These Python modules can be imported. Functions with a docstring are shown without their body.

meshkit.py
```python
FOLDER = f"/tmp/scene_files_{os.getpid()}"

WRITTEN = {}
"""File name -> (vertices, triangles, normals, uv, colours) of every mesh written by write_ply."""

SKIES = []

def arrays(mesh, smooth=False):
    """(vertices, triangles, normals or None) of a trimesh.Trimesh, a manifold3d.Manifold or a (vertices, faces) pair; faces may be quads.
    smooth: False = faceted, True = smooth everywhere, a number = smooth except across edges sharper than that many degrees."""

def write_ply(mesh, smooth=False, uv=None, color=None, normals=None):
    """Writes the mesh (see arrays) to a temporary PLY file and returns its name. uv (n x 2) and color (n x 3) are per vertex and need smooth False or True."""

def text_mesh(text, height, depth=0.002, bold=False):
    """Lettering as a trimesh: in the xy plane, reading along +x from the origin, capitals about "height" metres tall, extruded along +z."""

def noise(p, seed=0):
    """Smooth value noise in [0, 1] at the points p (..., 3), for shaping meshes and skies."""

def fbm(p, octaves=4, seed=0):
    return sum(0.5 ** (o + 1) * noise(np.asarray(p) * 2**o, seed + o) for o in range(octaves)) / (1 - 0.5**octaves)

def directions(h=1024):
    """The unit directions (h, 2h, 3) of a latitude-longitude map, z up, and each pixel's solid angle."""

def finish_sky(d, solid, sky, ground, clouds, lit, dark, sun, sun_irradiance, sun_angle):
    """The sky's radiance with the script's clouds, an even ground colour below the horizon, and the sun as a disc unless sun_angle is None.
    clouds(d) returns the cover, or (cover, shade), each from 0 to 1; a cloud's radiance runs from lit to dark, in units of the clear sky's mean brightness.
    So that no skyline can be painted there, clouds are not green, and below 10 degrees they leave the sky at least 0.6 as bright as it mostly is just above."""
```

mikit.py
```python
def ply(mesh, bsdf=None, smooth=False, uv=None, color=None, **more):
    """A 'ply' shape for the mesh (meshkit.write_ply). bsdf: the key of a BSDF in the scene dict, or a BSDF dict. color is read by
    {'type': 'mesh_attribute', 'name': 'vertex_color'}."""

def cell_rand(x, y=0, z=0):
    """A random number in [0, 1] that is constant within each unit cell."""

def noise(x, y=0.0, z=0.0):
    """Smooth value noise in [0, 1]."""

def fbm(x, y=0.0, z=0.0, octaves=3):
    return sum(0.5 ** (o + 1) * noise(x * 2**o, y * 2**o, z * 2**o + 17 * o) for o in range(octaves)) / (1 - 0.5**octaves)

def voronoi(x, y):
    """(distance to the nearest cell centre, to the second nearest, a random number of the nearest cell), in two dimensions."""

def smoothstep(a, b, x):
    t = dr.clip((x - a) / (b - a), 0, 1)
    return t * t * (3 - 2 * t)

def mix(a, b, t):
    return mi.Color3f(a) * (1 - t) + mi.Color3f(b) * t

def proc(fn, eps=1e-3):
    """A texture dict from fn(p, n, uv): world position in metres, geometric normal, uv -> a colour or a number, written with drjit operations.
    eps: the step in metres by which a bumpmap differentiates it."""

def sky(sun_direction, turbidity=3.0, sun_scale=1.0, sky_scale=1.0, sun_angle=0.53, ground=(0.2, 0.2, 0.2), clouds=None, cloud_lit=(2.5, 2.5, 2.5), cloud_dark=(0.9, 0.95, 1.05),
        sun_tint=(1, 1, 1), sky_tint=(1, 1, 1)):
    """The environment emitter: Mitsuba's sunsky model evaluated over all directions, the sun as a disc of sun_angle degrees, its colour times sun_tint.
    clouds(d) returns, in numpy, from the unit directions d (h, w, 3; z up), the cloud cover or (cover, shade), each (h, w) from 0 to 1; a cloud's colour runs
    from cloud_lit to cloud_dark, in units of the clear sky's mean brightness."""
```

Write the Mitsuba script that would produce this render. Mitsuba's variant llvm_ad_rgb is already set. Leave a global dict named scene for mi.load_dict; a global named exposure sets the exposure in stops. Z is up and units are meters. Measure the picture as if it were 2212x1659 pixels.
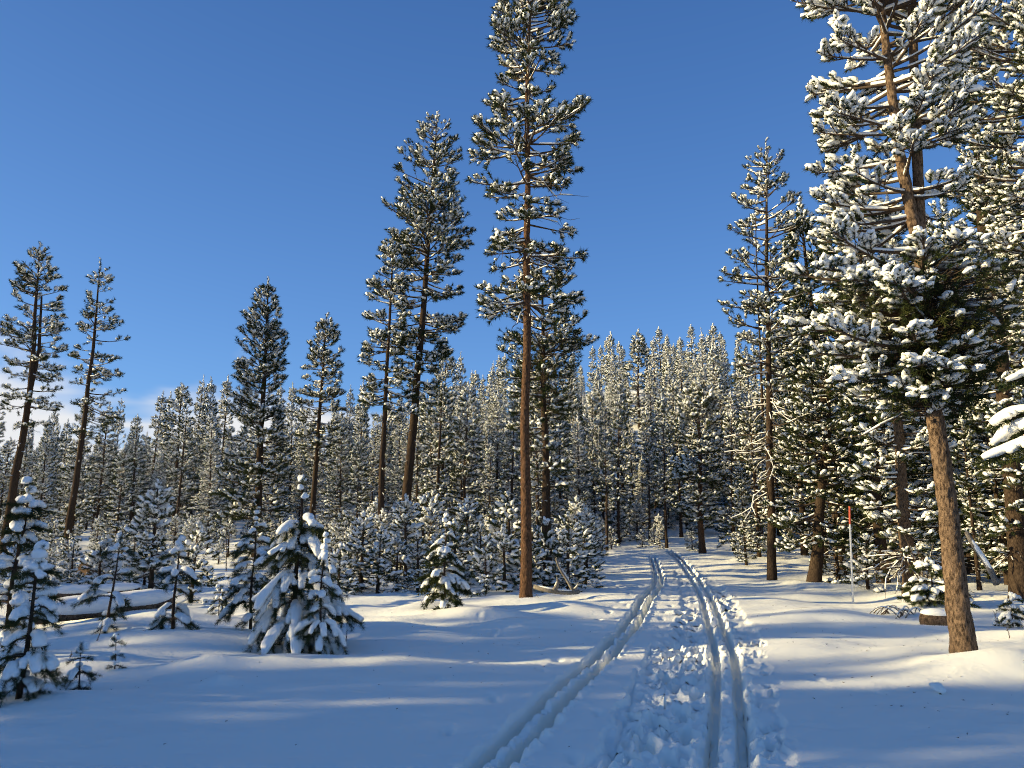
import math
import numpy as np
import trimesh
import mitsuba as mi
import drjit as dr
import mikit
import meshkit
from scipy.interpolate import PchipInterpolator

T = mi.ScalarTransform4f
scene, labels = {}, {}

# ------------------------------------------------------------------ camera, sky, exposure
PW, PH, FPX = 2212.0, 1659.0, 1661.0          # the picture is measured on a 2212 x 1659 sheet
PITCH = math.radians(10.7)
EYE = np.array([0.0, 0.0, 1.6])
FWD = np.array([0, math.cos(PITCH), math.sin(PITCH)])
UPV = np.array([0, -math.sin(PITCH), math.cos(PITCH)])
exposure = 2.03
scene['camera'] = {'type': 'perspective', 'fov': 2 * math.degrees(math.atan(PW / 2 / FPX)), 'fov_axis': 'x', 'near_clip': 0.05, 'far_clip': 3000.0,
                   'to_world': T().look_at(origin=EYE.tolist(), target=(EYE + FWD).tolist(), up=[0, 0, 1])}
SUN_AZ, SUN_EL = math.radians(-98), math.radians(15.5)     # azimuth from +y, negative = to the left
SUN = np.array([math.sin(SUN_AZ) * math.cos(SUN_EL), math.cos(SUN_AZ) * math.cos(SUN_EL), math.sin(SUN_EL)])


def clouds(d):
    az = np.arctan2(d[..., 0], d[..., 1])
    el = np.degrees(np.arcsin(np.clip(d[..., 2], -1, 1)))
    p = np.stack([az * 6.5, el * 0.4, az * 0 + 3], -1)
    n = meshkit.fbm(p, 5, 11)
    top = 11.4 - 8.0 * np.clip((az + 0.26) / 0.42, 0, 1) + 8.0 * (n - 0.5) - 6 * np.clip((-az - 1.6) / 0.6, 0, 1)
    c = np.clip((top - el) / 3.2, 0, 1)
    c = c * c * (3 - 2 * c) * np.clip(0.42 + 2.6 * (meshkit.fbm(p * [1.3, 2.2, 1] + 7, 4, 5) - 0.25), 0, 1)
    return c * 0.95, np.clip((5.5 - el) / 7, 0, 1) * 0.5


scene['sky'] = mikit.sky(SUN.tolist(), turbidity=2.6, sun_scale=2.0, sky_scale=1.0, ground=(0.5, 0.5, 0.52), clouds=clouds,
                         cloud_lit=(3.0, 3.0, 3.0), cloud_dark=(1.6, 1.75, 1.95), sun_tint=(0.86, 1.0, 1.10), sky_tint=(0.59, 0.925, 1.54))


def ray(u, v):
    return FWD + np.array([1.0, 0, 0]) * (u - PW / 2) / FPX + UPV * (PH / 2 - v) / FPX


def at(u, v, y):                      # the point seen at (u, v) that stands y metres ahead
    d = ray(u, v)
    return EYE + d * (y / d[1])


# ------------------------------------------------------------------ materials
def tw(d):
    return {'type': 'twosided', 'b': d}


def rgb(*c):
    return {'type': 'rgb', 'value': list(c)}


def fn_snow_bump(p, n, uv):
    return 0.006 * mikit.fbm(p.x * 34, p.y * 34, p.z * 34, 2) + 0.0022 * mikit.noise(p.x * 190, p.y * 190, p.z * 190)


def bark_fn(dark, light):
    def f(p, n, uv):
        a = mikit.fbm(p.x * 62, p.y * 62, p.z * 20, 4)
        b = mikit.noise(p.x * 150, p.y * 150, p.z * 110)
        t = mikit.smoothstep(0.22, 0.78, a * 0.7 + b * 0.3)
        return mikit.mix(dark, light, t)
    return f


def bark_bump(p, n, uv):
    return 0.012 * mikit.fbm(p.x * 40, p.y * 40, p.z * 14, 3) + 0.004 * mikit.noise(p.x * 120, p.y * 120, p.z * 70)


def bark(dark, light):
    return tw({'type': 'bumpmap', 'arbitrary': mikit.proc(bark_bump, 0.003), 'scale': 1.0, 'bsdf': {'type': 'diffuse', 'reflectance': mikit.proc(bark_fn(dark, light))}})


def needle_fn(p, n, uv):
    a = mikit.noise(p.x * 1.7, p.y * 1.7, p.z * 1.7)
    b = mikit.noise(p.x * 9, p.y * 9, p.z * 9)
    return mikit.mix((0.020, 0.034, 0.017), (0.066, 0.072, 0.024), mikit.smoothstep(0.2, 0.9, a * 0.5 + b * 0.5))


scene['mat_ground'] = {'type': 'bumpmap', 'arbitrary': mikit.proc(fn_snow_bump, 0.004), 'scale': 1.0, 'bsdf': {'type': 'diffuse', 'reflectance': rgb(0.875, 0.875, 0.81)}}
scene['mat_snow'] = tw({'type': 'diffuse', 'reflectance': rgb(0.89, 0.89, 0.855)})
scene['mat_needles'] = tw({'type': 'diffuse', 'reflectance': mikit.proc(needle_fn)})
scene['mat_bark'] = bark((0.014, 0.010, 0.008), (0.090, 0.063, 0.044))
scene['mat_bark_tan'] = bark((0.022, 0.015, 0.011), (0.235, 0.16, 0.105))
scene['mat_bark_orange'] = bark((0.018, 0.011, 0.008), (0.175, 0.100, 0.060))
scene['mat_twig'] = tw({'type': 'diffuse', 'reflectance': rgb(0.085, 0.062, 0.045)})
scene['mat_deadwood'] = tw({'type': 'diffuse', 'reflectance': mikit.proc(bark_fn((0.10, 0.085, 0.07), (0.30, 0.27, 0.23)))})
scene['mat_stake'] = tw({'type': 'roughplastic', 'diffuse_reflectance': rgb(0.80, 0.79, 0.76), 'alpha': 0.25})
scene['mat_orange'] = tw({'type': 'roughplastic', 'diffuse_reflectance': rgb(0.75, 0.10, 0.03), 'alpha': 0.25})


# ------------------------------------------------------------------ the ground
def sst(a, b, x):
    t = np.clip((x - a) / (b - a), 0, 1)
    return t * t * (3 - 2 * t)


def flat_xy(pts):                     # picture points on level snow -> (x, y)
    out = []
    for u, v in pts:
        d = ray(u, v)
        out.append((EYE + d * (-EYE[2] / d[2]))[:2])
    return np.array(out)


L_CENTRE = flat_xy([(1046, 1656), (1190, 1518), (1283, 1432), (1360, 1352), (1392, 1300), (1420, 1262), (1420, 1232), (1408, 1209)])
R_CENTRE = flat_xy([(1569, 1659), (1571, 1524), (1565, 1412), (1546, 1350), (1526, 1288), (1500, 1247), (1478, 1222), (1440, 1203)])


def line_of(pts):
    pts = pts[np.argsort(pts[:, 1])]
    pts = np.vstack([pts[0] + (pts[0] - pts[1]) / (pts[1, 1] - pts[0, 1]) * 5.5, pts])
    f = PchipInterpolator(pts[:, 1], pts[:, 0], extrapolate=True)
    y0, y1 = pts[0, 1], pts[-1, 1]
    return (lambda y: f(np.clip(y, y0, y1))), y1


xl, L_END = line_of(L_CENTRE)
xr, R_END = line_of(R_CENTRE)
MOUNDS = [(-3.55, 9.4, 0.40, 0.10), (-2.9, 9.0, 0.9, 0.05), (-5.2, 10.2, 1.1, 0.10), (-4.6, 11.6, 1.0, 0.14), (-2.2, 13.6, 0.9, 0.12), (-0.9, 15.0, 0.8, 0.13), (0.3, 13.2, 0.9, 0.08),
          (5.75, 9.2, 0.6, 0.10), (7.2, 10.6, 0.9, 0.16), (7.9, 12.0, 0.8, 0.14), (5.3, 13.6, 1.2, 0.08), (3.9, 11.0, 0.8, 0.06), (-4.0, 7.5, 0.8, 0.10), (-5.6, 8.0, 0.7, 0.14),
          (-3.05, 8.45, 0.16, 0.09), (1.2, 16.2, 0.7, 0.14), (-1.9, 16.0, 0.8, 0.14), (2.2, 19.0, 1.0, 0.1), (6.0, 15.5, 0.9, 0.08), (-7.0, 14.0, 1.3, 0.2)]


for _u, _v, _y, _r in ((2083, 1412, 9.8, 0.20), (1136, 1297, 17.6, 0.16), (1667, 1246, 25, 0.2), (1757, 1252, 24, 0.22), (1968, 1277, 19, 0.2), (2206, 1292, 17.5, 0.24)):
    _p = at(_u, _v, _y)
    MOUNDS += [(_p[0], _y, 0.75, 0.12), (_p[0], _y, 1.6 * _r, -0.13)]


def zg(x, y):
    """Height of the snow without the tracks."""
    x, y = np.asarray(x, float), np.asarray(y, float)
    r = np.hypot(x, y)
    q = np.stack([x, y, x * 0], -1)
    trail = np.exp(-(((x - 0.5 * (xl(np.clip(y, 0, 60)) + xr(np.clip(y, 0, 60)))) / 2.2) ** 2))
    a = sst(2.0, 11.0, r) * (1 - 0.75 * trail)
    z = a * 0.24 * (meshkit.fbm(q * [0.35, 0.55, 1], 3, 3) - 0.5)
    z = z + a * sst(7.0, 13.0, r) * 0.20 * (meshkit.noise(q * [0.7, 1.7, 1] + 31, 7) - 0.5) + a * 0.06 * (meshkit.fbm(q * [1.1, 2.6, 1] + 9, 2, 5) - 0.5) + sst(2, 5, r) * 0.010 * (meshkit.fbm(q * [5, 9, 1] + 3, 2, 9) - 0.5)
    for mx, my, mr, mh in MOUNDS:
        z = z + mh * np.exp(-((x - mx) ** 2 + ((y - my) * 1.15) ** 2) / mr ** 2)
    z = z + 0.9 * sst(28, 70, y) * sst(4, -16, x) + 0.5 * sst(30, 48, y) * sst(0, 10, x)
    az = x / np.maximum(np.abs(y) + 8, 8)
    hill = (4.5 + 23 * sst(-0.42, 0.16, az))
    z = z + np.where(y > 0, hill * sst(42, 150, y) ** 1.15, 0) + sst(20, 60, r) * 0.8 * (meshkit.fbm(q * 0.09 + 4, 3, 2) - 0.5)
    return z


EYE_Z0 = float(zg(0.0, 0.0))


def tracks(x, y):
    q = np.stack([x, y, x * 0], -1)
    dz = np.zeros_like(x)
    wob = 0.008 * (meshkit.noise(q * [0.1, 1.3, 0] + 2, 3) - 0.5)
    rough = meshkit.fbm(q * 11.0, 2, 21) - 0.5
    lump = meshkit.fbm(q * 5.2 + 4, 4, 8)

    def groove(d, w, depth, sharp=0.018):
        return -depth * (1 - sst(w, w + sharp, np.abs(d)))

    for xc, end, s, depth, w in ((xl, L_END, 0.100, 0.165, 0.042), (xr, R_END, 0.112, 0.14, 0.036)):
        on = 1 - sst(end - 4, end, y)
        slope = np.gradient(xc(np.linspace(0, 60, 601)), 0.1)
        c = 1 / np.sqrt(1 + np.interp(y, np.linspace(0, 60, 601), slope) ** 2)
        d = (x - xc(y)) * c + wob
        ragged = 0.026 * (meshkit.fbm(q * 8 + 15, 3, 4) - 0.5) * 2
        trough = -0.05 * (1 - sst(s + 0.055, s + 0.10, np.abs(d + ragged)))
        cut = np.minimum(groove(d - s + ragged * 0.4, w, depth), groove(d + s + ragged * 0.4, w, depth))
        middle = np.exp(-(d / (s * 0.55)) ** 2) * (0.14 * rough + 0.025 + 0.05 * (lump - 0.5))
        rim = np.exp(-((np.abs(d) - s - w - 0.075) / 0.05) ** 2) * (0.012 + 0.13 * rough * (0.3 + 1.4 * lump)) * np.where(d > 0, 1.0, 0.35)
        dz = dz + on * (np.minimum(trough, 0) + cut + middle + rim)
    dr_ = x - xr(y)

    grain = (meshkit.noise(q * 25.0, 4) - 0.5) * 0.8

    def churn(lo, hi, y0, y1, amp):
        e = 0.15 * (meshkit.fbm(q * 2.4 + 40 + lo, 4, 6) - 0.5) * 2
        m = sst(lo - 0.02, lo + 0.03, dr_ + e) * (1 - sst(hi - 0.03, hi + 0.02, dr_ + e)) * sst(y0 - 0.3, y0, y) * (1 - sst(y1 * 0.85, y1, y + e * 6))
        return m, m * amp * (np.clip(lump - 0.5, -0.2, 0.2) * 1.1 - 0.42 + 0.24 * rough + 0.18 * grain)

    zones = [churn(-0.98, -0.16, 2.0, 12.5, 0.11), churn(-0.62, -0.2, 12.0, 34.0, 0.08), churn(0.17, 0.50, 2.0, 9.6, 0.09), churn(0.20, 0.58, 11.0, 26.0, 0.08)]
    for m, h in zones:
        dz = dz + h
    soft = np.clip(sum(m for m, _ in zones), 0, 1)
    # the treads of boots and snowshoes in the churned snow
    rng = np.random.default_rng(15)
    for k in range(240):
        fy = rng.uniform(4.6, 13.0) if k < 200 else rng.uniform(13, 30)
        off = rng.uniform(-0.88, -0.27) if k % 5 else rng.uniform(0.25, 0.5)
        fx, tilt, ln, wd = float(xr(fy)) + off, rng.normal(0.1, 0.35), rng.uniform(0.07, 0.14), rng.uniform(0.035, 0.065)
        w = np.nonzero((np.abs(y - fy) < 0.5) & (np.abs(x - fx) < 0.5))[0]
        ux, uy = (x[w] - fx) * math.cos(tilt) - (y[w] - fy) * math.sin(tilt), (x[w] - fx) * math.sin(tilt) + (y[w] - fy) * math.cos(tilt)
        e = np.sqrt((ux / wd) ** 2 + (uy / ln) ** 2) + 0.5 * (rough[w])
        dz[w] += (-rng.uniform(0.02, 0.055) * (1 - sst(0.72, 1.18, e)) + 0.018 * np.exp(-((e - 1.35) / 0.25) ** 2) * (0.6 + 1.5 * grain[w])) * np.clip(soft[w] + 0.35, 0, 1)
    # footsteps beside the right track
    rng = np.random.default_rng(5)
    for k in range(46):
        fy = 5.2 + k * 0.36
        fx = float(xr(fy)) - (0.62 if k % 2 else 0.36) + rng.normal(0, 0.05) if k < 30 else float(xr(fy)) + 0.42 + rng.normal(0, 0.12)
        e = ((x - fx) / 0.075) ** 2 + ((y - fy) / 0.15) ** 2
        dz = dz - 0.11 * np.exp(-e ** 2) + 0.025 * np.exp(-((np.sqrt(e) - 1.5) / 0.35) ** 2)
    # pole marks and thin dragged lines between the tracks
    for k in range(34):
        fy = 5.3 + k * 0.62 + rng.normal(0, 0.1)
        side = (-0.52, 0.58)[k % 2]
        fx = float(xl(fy)) + side + rng.normal(0, 0.06)
        dz = dz - 0.05 * np.exp(-(((x - fx) / 0.05) ** 2 + ((y - fy) / 0.12) ** 2)) + 0.012 * rough * np.exp(-(((x - fx) / 0.16) ** 2 + ((y - fy - 0.1) / 0.22) ** 2)) * 2
    for (x0, y0, x1, y1) in ((0.62, 5.6, 1.0, 7.2), (1.05, 7.4, 1.45, 9.4), (1.55, 9.5, 1.95, 11.3), (2.25, 8.6, 2.05, 6.6)):
        t = np.clip((y - y0) / (y1 - y0), 0, 1)
        dz = dz - 0.03 * np.exp(-(((x - (x0 + (x1 - x0) * t)) / 0.022) ** 2)) * (((y - y0) * (y - y1)) < 0)
    # scattered hare and clump marks on the clean snow to the right and left
    for k in range(26):
        fx, fy = (rng.uniform(2.4, 4.2), rng.uniform(8, 24)) if k % 3 else (rng.uniform(-1.2, 0.6), rng.uniform(7, 15))
        dz = dz - 0.025 * np.exp(-(((x - fx) / 0.05) ** 2 + ((y - fy) / 0.1) ** 2)) + 0.02 * np.exp(-(((x - fx - 0.09) / 0.05) ** 2 + ((y - fy) / 0.12) ** 2))
    return dz


def build_ground():
    fine = np.radians(np.linspace(-38, 38, 800))
    fine = fine[(fine > -2)]
    coarse = np.radians(np.linspace(38, 322, 72)[1:-1])
    th = np.concatenate([fine, coarse])
    rs, r = [0.4], 0.4
    while r < 900:
        r += min(max(0.016, r * r / 1230 * (0.55 + 0.2 * min(1, r / 20))), r * 0.055) if r > 5.0 else 0.12
        rs.append(r)
    rs = np.array(rs)
    R, A = np.meshgrid(rs, th, indexing='ij')
    X, Y = R * np.sin(A), R * np.cos(A)
    Z = zg(X, Y)
    near = (R < 48) & (np.abs(np.arctan2(X, Y)) < 0.66)
    Z[near] += tracks(X[near], Y[near])
    nr, na = R.shape
    i = np.arange(nr * na).reshape(nr, na)
    a, b = i[:-1], i[1:]
    an, bn = np.roll(a, -1, 1), np.roll(b, -1, 1)
    F = np.concatenate([np.stack([a, an, bn], -1).reshape(-1, 3), np.stack([a, bn, b], -1).reshape(-1, 3)])
    V = np.stack([X, Y, Z], -1).reshape(-1, 3)
    V = np.vstack([V, [[0, 0, float(zg(0.0, 0.0))]]])
    c = len(V) - 1
    ring = i[0]
    F = np.vstack([F, np.stack([np.full(na, c), np.roll(ring, -1), ring], 1)])
    n = np.cross(V[F[0, 1]] - V[F[0, 0]], V[F[0, 2]] - V[F[0, 0]])
    return V, (F if n[2] > 0 else F[:, ::-1])


scene['snow_ground'] = mikit.ply(build_ground(), 'mat_ground', smooth=True)
labels['snow_ground'] = {'kind': 'structure', 'label': 'rolling snow covered ground with ski tracks through it', 'category': 'ground'}


def ground_at(u, v):                   # where the sight line through (u, v) meets the snow
    d = ray(u, v)
    t = np.linspace(3, 400, 6000)
    p = EYE + d[None] * t[:, None]
    below = np.nonzero(p[:, 2] < zg(p[:, 0], p[:, 1]))[0]
    return p[below[0]] if len(below) else p[-1]


# ------------------------------------------------------------------ mesh building blocks
class Bag:
    def __init__(self):
        self.v, self.f, self.n = [], [], 0

    def add(self, v, f):
        if len(v):
            self.v.append(np.asarray(v, float).reshape(-1, 3))
            self.f.append(np.asarray(f, int).reshape(-1, 3) + self.n)
            self.n += len(self.v[-1])

    def mesh(self):
        return (np.vstack(self.v), np.vstack(self.f)) if self.v else None


def unit(a):
    return a / np.maximum(np.linalg.norm(a, axis=-1, keepdims=True), 1e-9)


def frames(ax, roll=None):
    """Rotation matrices (n,3,3) whose first column is ax and third points as far up as it can."""
    ax = unit(ax)
    up = np.where(np.abs(ax[:, 2:3]) > 0.98, [[0, 1.0, 0]], [[0, 0, 1.0]])
    y = unit(np.cross(up, ax))
    z = np.cross(ax, y)
    if roll is not None:
        c, s = np.cos(roll)[:, None], np.sin(roll)[:, None]
        y, z = y * c + z * s, z * c - y * s
    return np.stack([ax, y, z], -1)


def frustums(p0, p1, r0, r1, sides, squash=None):
    p0, p1 = np.asarray(p0, float), np.asarray(p1, float)
    n = len(p0)
    if n == 0:
        return np.zeros((0, 3)), np.zeros((0, 3), int)
    M = frames(p1 - p0)
    a = np.arange(sides) * 2 * np.pi / sides
    k = 1.0 if squash is None else squash
    ring = M[:, None, :, 1] * np.cos(a)[None, :, None] + M[:, None, :, 2] * (np.sin(a) * k)[None, :, None]
    V = np.concatenate([p0[:, None] + ring * np.reshape(r0, (-1, 1, 1)), p1[:, None] + ring * np.reshape(r1, (-1, 1, 1))], 1)
    i = np.arange(sides)
    j = (i + 1) % sides
    f = np.vstack([np.stack([i, j, j + sides], 1), np.stack([i, j + sides, i + sides], 1)])
    F = f[None] + (np.arange(n) * 2 * sides)[:, None, None]
    return V.reshape(-1, 3), F.reshape(-1, 3)


def stamp(template, pos, M, scale):
    """Copies of a (v, f) template: v*scale rotated by M, moved to pos; scale (n,) or (n,3)."""
    v, f = template
    n = len(pos)
    if n == 0:
        return np.zeros((0, 3)), np.zeros((0, 3), int)
    s = np.asarray(scale, float)
    s = s[:, None] if s.ndim == 1 else s
    s = np.broadcast_to(s, (n, 3))
    V = np.einsum('nij,nkj->nki', M, v[None] * s[:, None]) + pos[:, None]
    return V.reshape(-1, 3), (f[None] + (np.arange(n) * len(v))[:, None, None]).reshape(-1, 3)


def tube(pts, rad, sides=10, cap=True, rough=0.0, freq=6.0, seed=0, squash=1.0):
    pts, rad = np.asarray(pts, float), np.asarray(rad, float)
    tan = unit(np.gradient(pts, axis=0))
    ref = np.array([0, 1.0, 0]) if abs(tan[:, 2]).mean() > 0.7 else np.array([0, 0, 1.0])
    y = unit(np.cross(ref, tan))
    z = np.cross(tan, y)
    a = np.arange(sides) * 2 * np.pi / sides
    ring = y[:, None] * np.cos(a)[None, :, None] + z[:, None] * (np.sin(a) * squash)[None, :, None]
    V = pts[:, None] + ring * rad[:, None, None]
    if rough:
        k = meshkit.fbm(V * [freq, freq, freq * 0.4], 3, seed) - 0.5
        V = V + ring * (rad[:, None] * rough * 2 * k)[..., None]
    n = len(pts)
    i = np.arange(n * sides).reshape(n, sides)
    A, B = i[:-1], i[1:]
    An, Bn = np.roll(A, -1, 1), np.roll(B, -1, 1)
    F = np.concatenate([np.stack([A, An, Bn], -1).reshape(-1, 3), np.stack([A, Bn, B], -1).reshape(-1, 3)])
    V = V.reshape(-1, 3)
    if cap:
        V = np.vstack([V, pts[:1], pts[-1:]])
        c0, c1 = len(V) - 2, len(V) - 1
        F = np.vstack([F, np.stack([np.full(sides, c0), np.roll(i[0], -1), i[0]], 1), np.stack([np.full(sides, c1), i[-1], np.roll(i[-1], -1)], 1)])
    return V, F


def blob(seed, level, noise):
    """A lump of snow, long in x, flat below, about 1 unit across."""
    m = trimesh.creation.icosphere(subdivisions=level) if level else trimesh.creation.icosahedron()
    v = np.array(m.vertices)
    k = 1 + noise * 2 * (meshkit.noise(v * 1.7 + seed * 9.1, seed) - 0.5)
    v = v * k[:, None]
    v[:, 2] = np.where(v[:, 2] < -0.35, -0.35 + 0.25 * (v[:, 2] + 0.35), v[:, 2])
    return v, np.array(m.faces)


def small_blob(seed):
    rng = np.random.default_rng(seed)
    a = np.arange(6) * np.pi / 3
    rows = [(0.0, 0.85), (0.78, 0.48), (0.98, -0.08), (0.5, -0.42)]
    v = [[0, 0, 0.95]]
    for k, (r, z) in enumerate(rows[1:]):
        v += [[r * math.cos(t + 0.5 * k), r * math.sin(t + 0.5 * k), z] for t in a]
    v += [[0, 0, -0.42]]
    v = np.array(v) * (1 + 0.22 * rng.uniform(-1, 1, (len(v), 1)))
    f = [[0, 1 + i, 1 + (i + 1) % 6] for i in range(6)]
    for k in (0, 1):
        o, q = 1 + 6 * k, 7 + 6 * k
        for i in range(6):
            j = (i + 1) % 6
            f += [[o + i, q + i, q + j], [o + i, q + j, o + j]]
    f += [[13 + i, 19, 13 + (i + 1) % 6] for i in range(6)]
    return v, np.array(f)


def tiny_blob(seed):
    rng = np.random.default_rng(seed)
    v = np.array([[0, 0, 0.95], [0.9, 0.1, 0.1], [0.1, 0.9, 0.05], [-0.9, -0.1, 0.1], [-0.1, -0.9, 0], [0, 0, -0.45]]) * (1 + 0.25 * rng.uniform(-1, 1, (6, 1)))
    return v, np.array([[0, 1, 2], [0, 2, 3], [0, 3, 4], [0, 4, 1], [5, 2, 1], [5, 3, 2], [5, 4, 3], [5, 1, 4]])


def needle_tuft(seed, n, width, spread=(35, 75)):
    """A bottle-brush of needles round the x axis, one unit long."""
    rng = np.random.default_rng(seed)
    x = rng.uniform(0.0, 0.85, n)
    th = np.radians(rng.uniform(*spread, n))
    x[: n // 4] = 0.7
    th[: n // 4] = np.radians(rng.uniform(5, 45, n // 4))
    ph = rng.uniform(0, 2 * np.pi, n)
    d = np.stack([np.cos(th), np.sin(th) * np.cos(ph), np.sin(th) * np.sin(ph)], 1)
    root = np.stack([x, x * 0, x * 0], 1)
    side = unit(np.cross(d, rng.normal(size=(n, 3))))
    ln = rng.uniform(0.40, 0.66, n)[:, None]
    V = np.stack([root - side * width, root + side * width, root + d * ln], 1).reshape(-1, 3)
    return V, np.arange(3 * n).reshape(-1, 3)


BLOB_NEAR = [blob(s, 2, 0.35) for s in range(5)]
BLOB_ROUGH = [blob(s + 20, 1, 0.6) for s in range(6)]
BLOB_MID = [blob(s, 1, 0.35) for s in range(5)]
BLOB_SMALL = [small_blob(s) for s in range(5)]
BLOB_TINY = [tiny_blob(s) for s in range(5)]
TUFT = {'near': [needle_tuft(s, 46, 0.017) for s in range(4)], 'hero': [needle_tuft(10 + s, 26, 0.042) for s in range(4)],
        'mid': [needle_tuft(20 + s, 18, 0.07) for s in range(4)], 'far': [needle_tuft(30 + s, 10, 0.10) for s in range(4)]}


def stamp_many(bag, templates, rng, pos, M, scale):
    pick = rng.integers(0, len(templates), len(pos))
    for k, t in enumerate(templates):
        w = pick == k
        bag.add(*stamp(t, pos[w], M[w], scale[w]))


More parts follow.
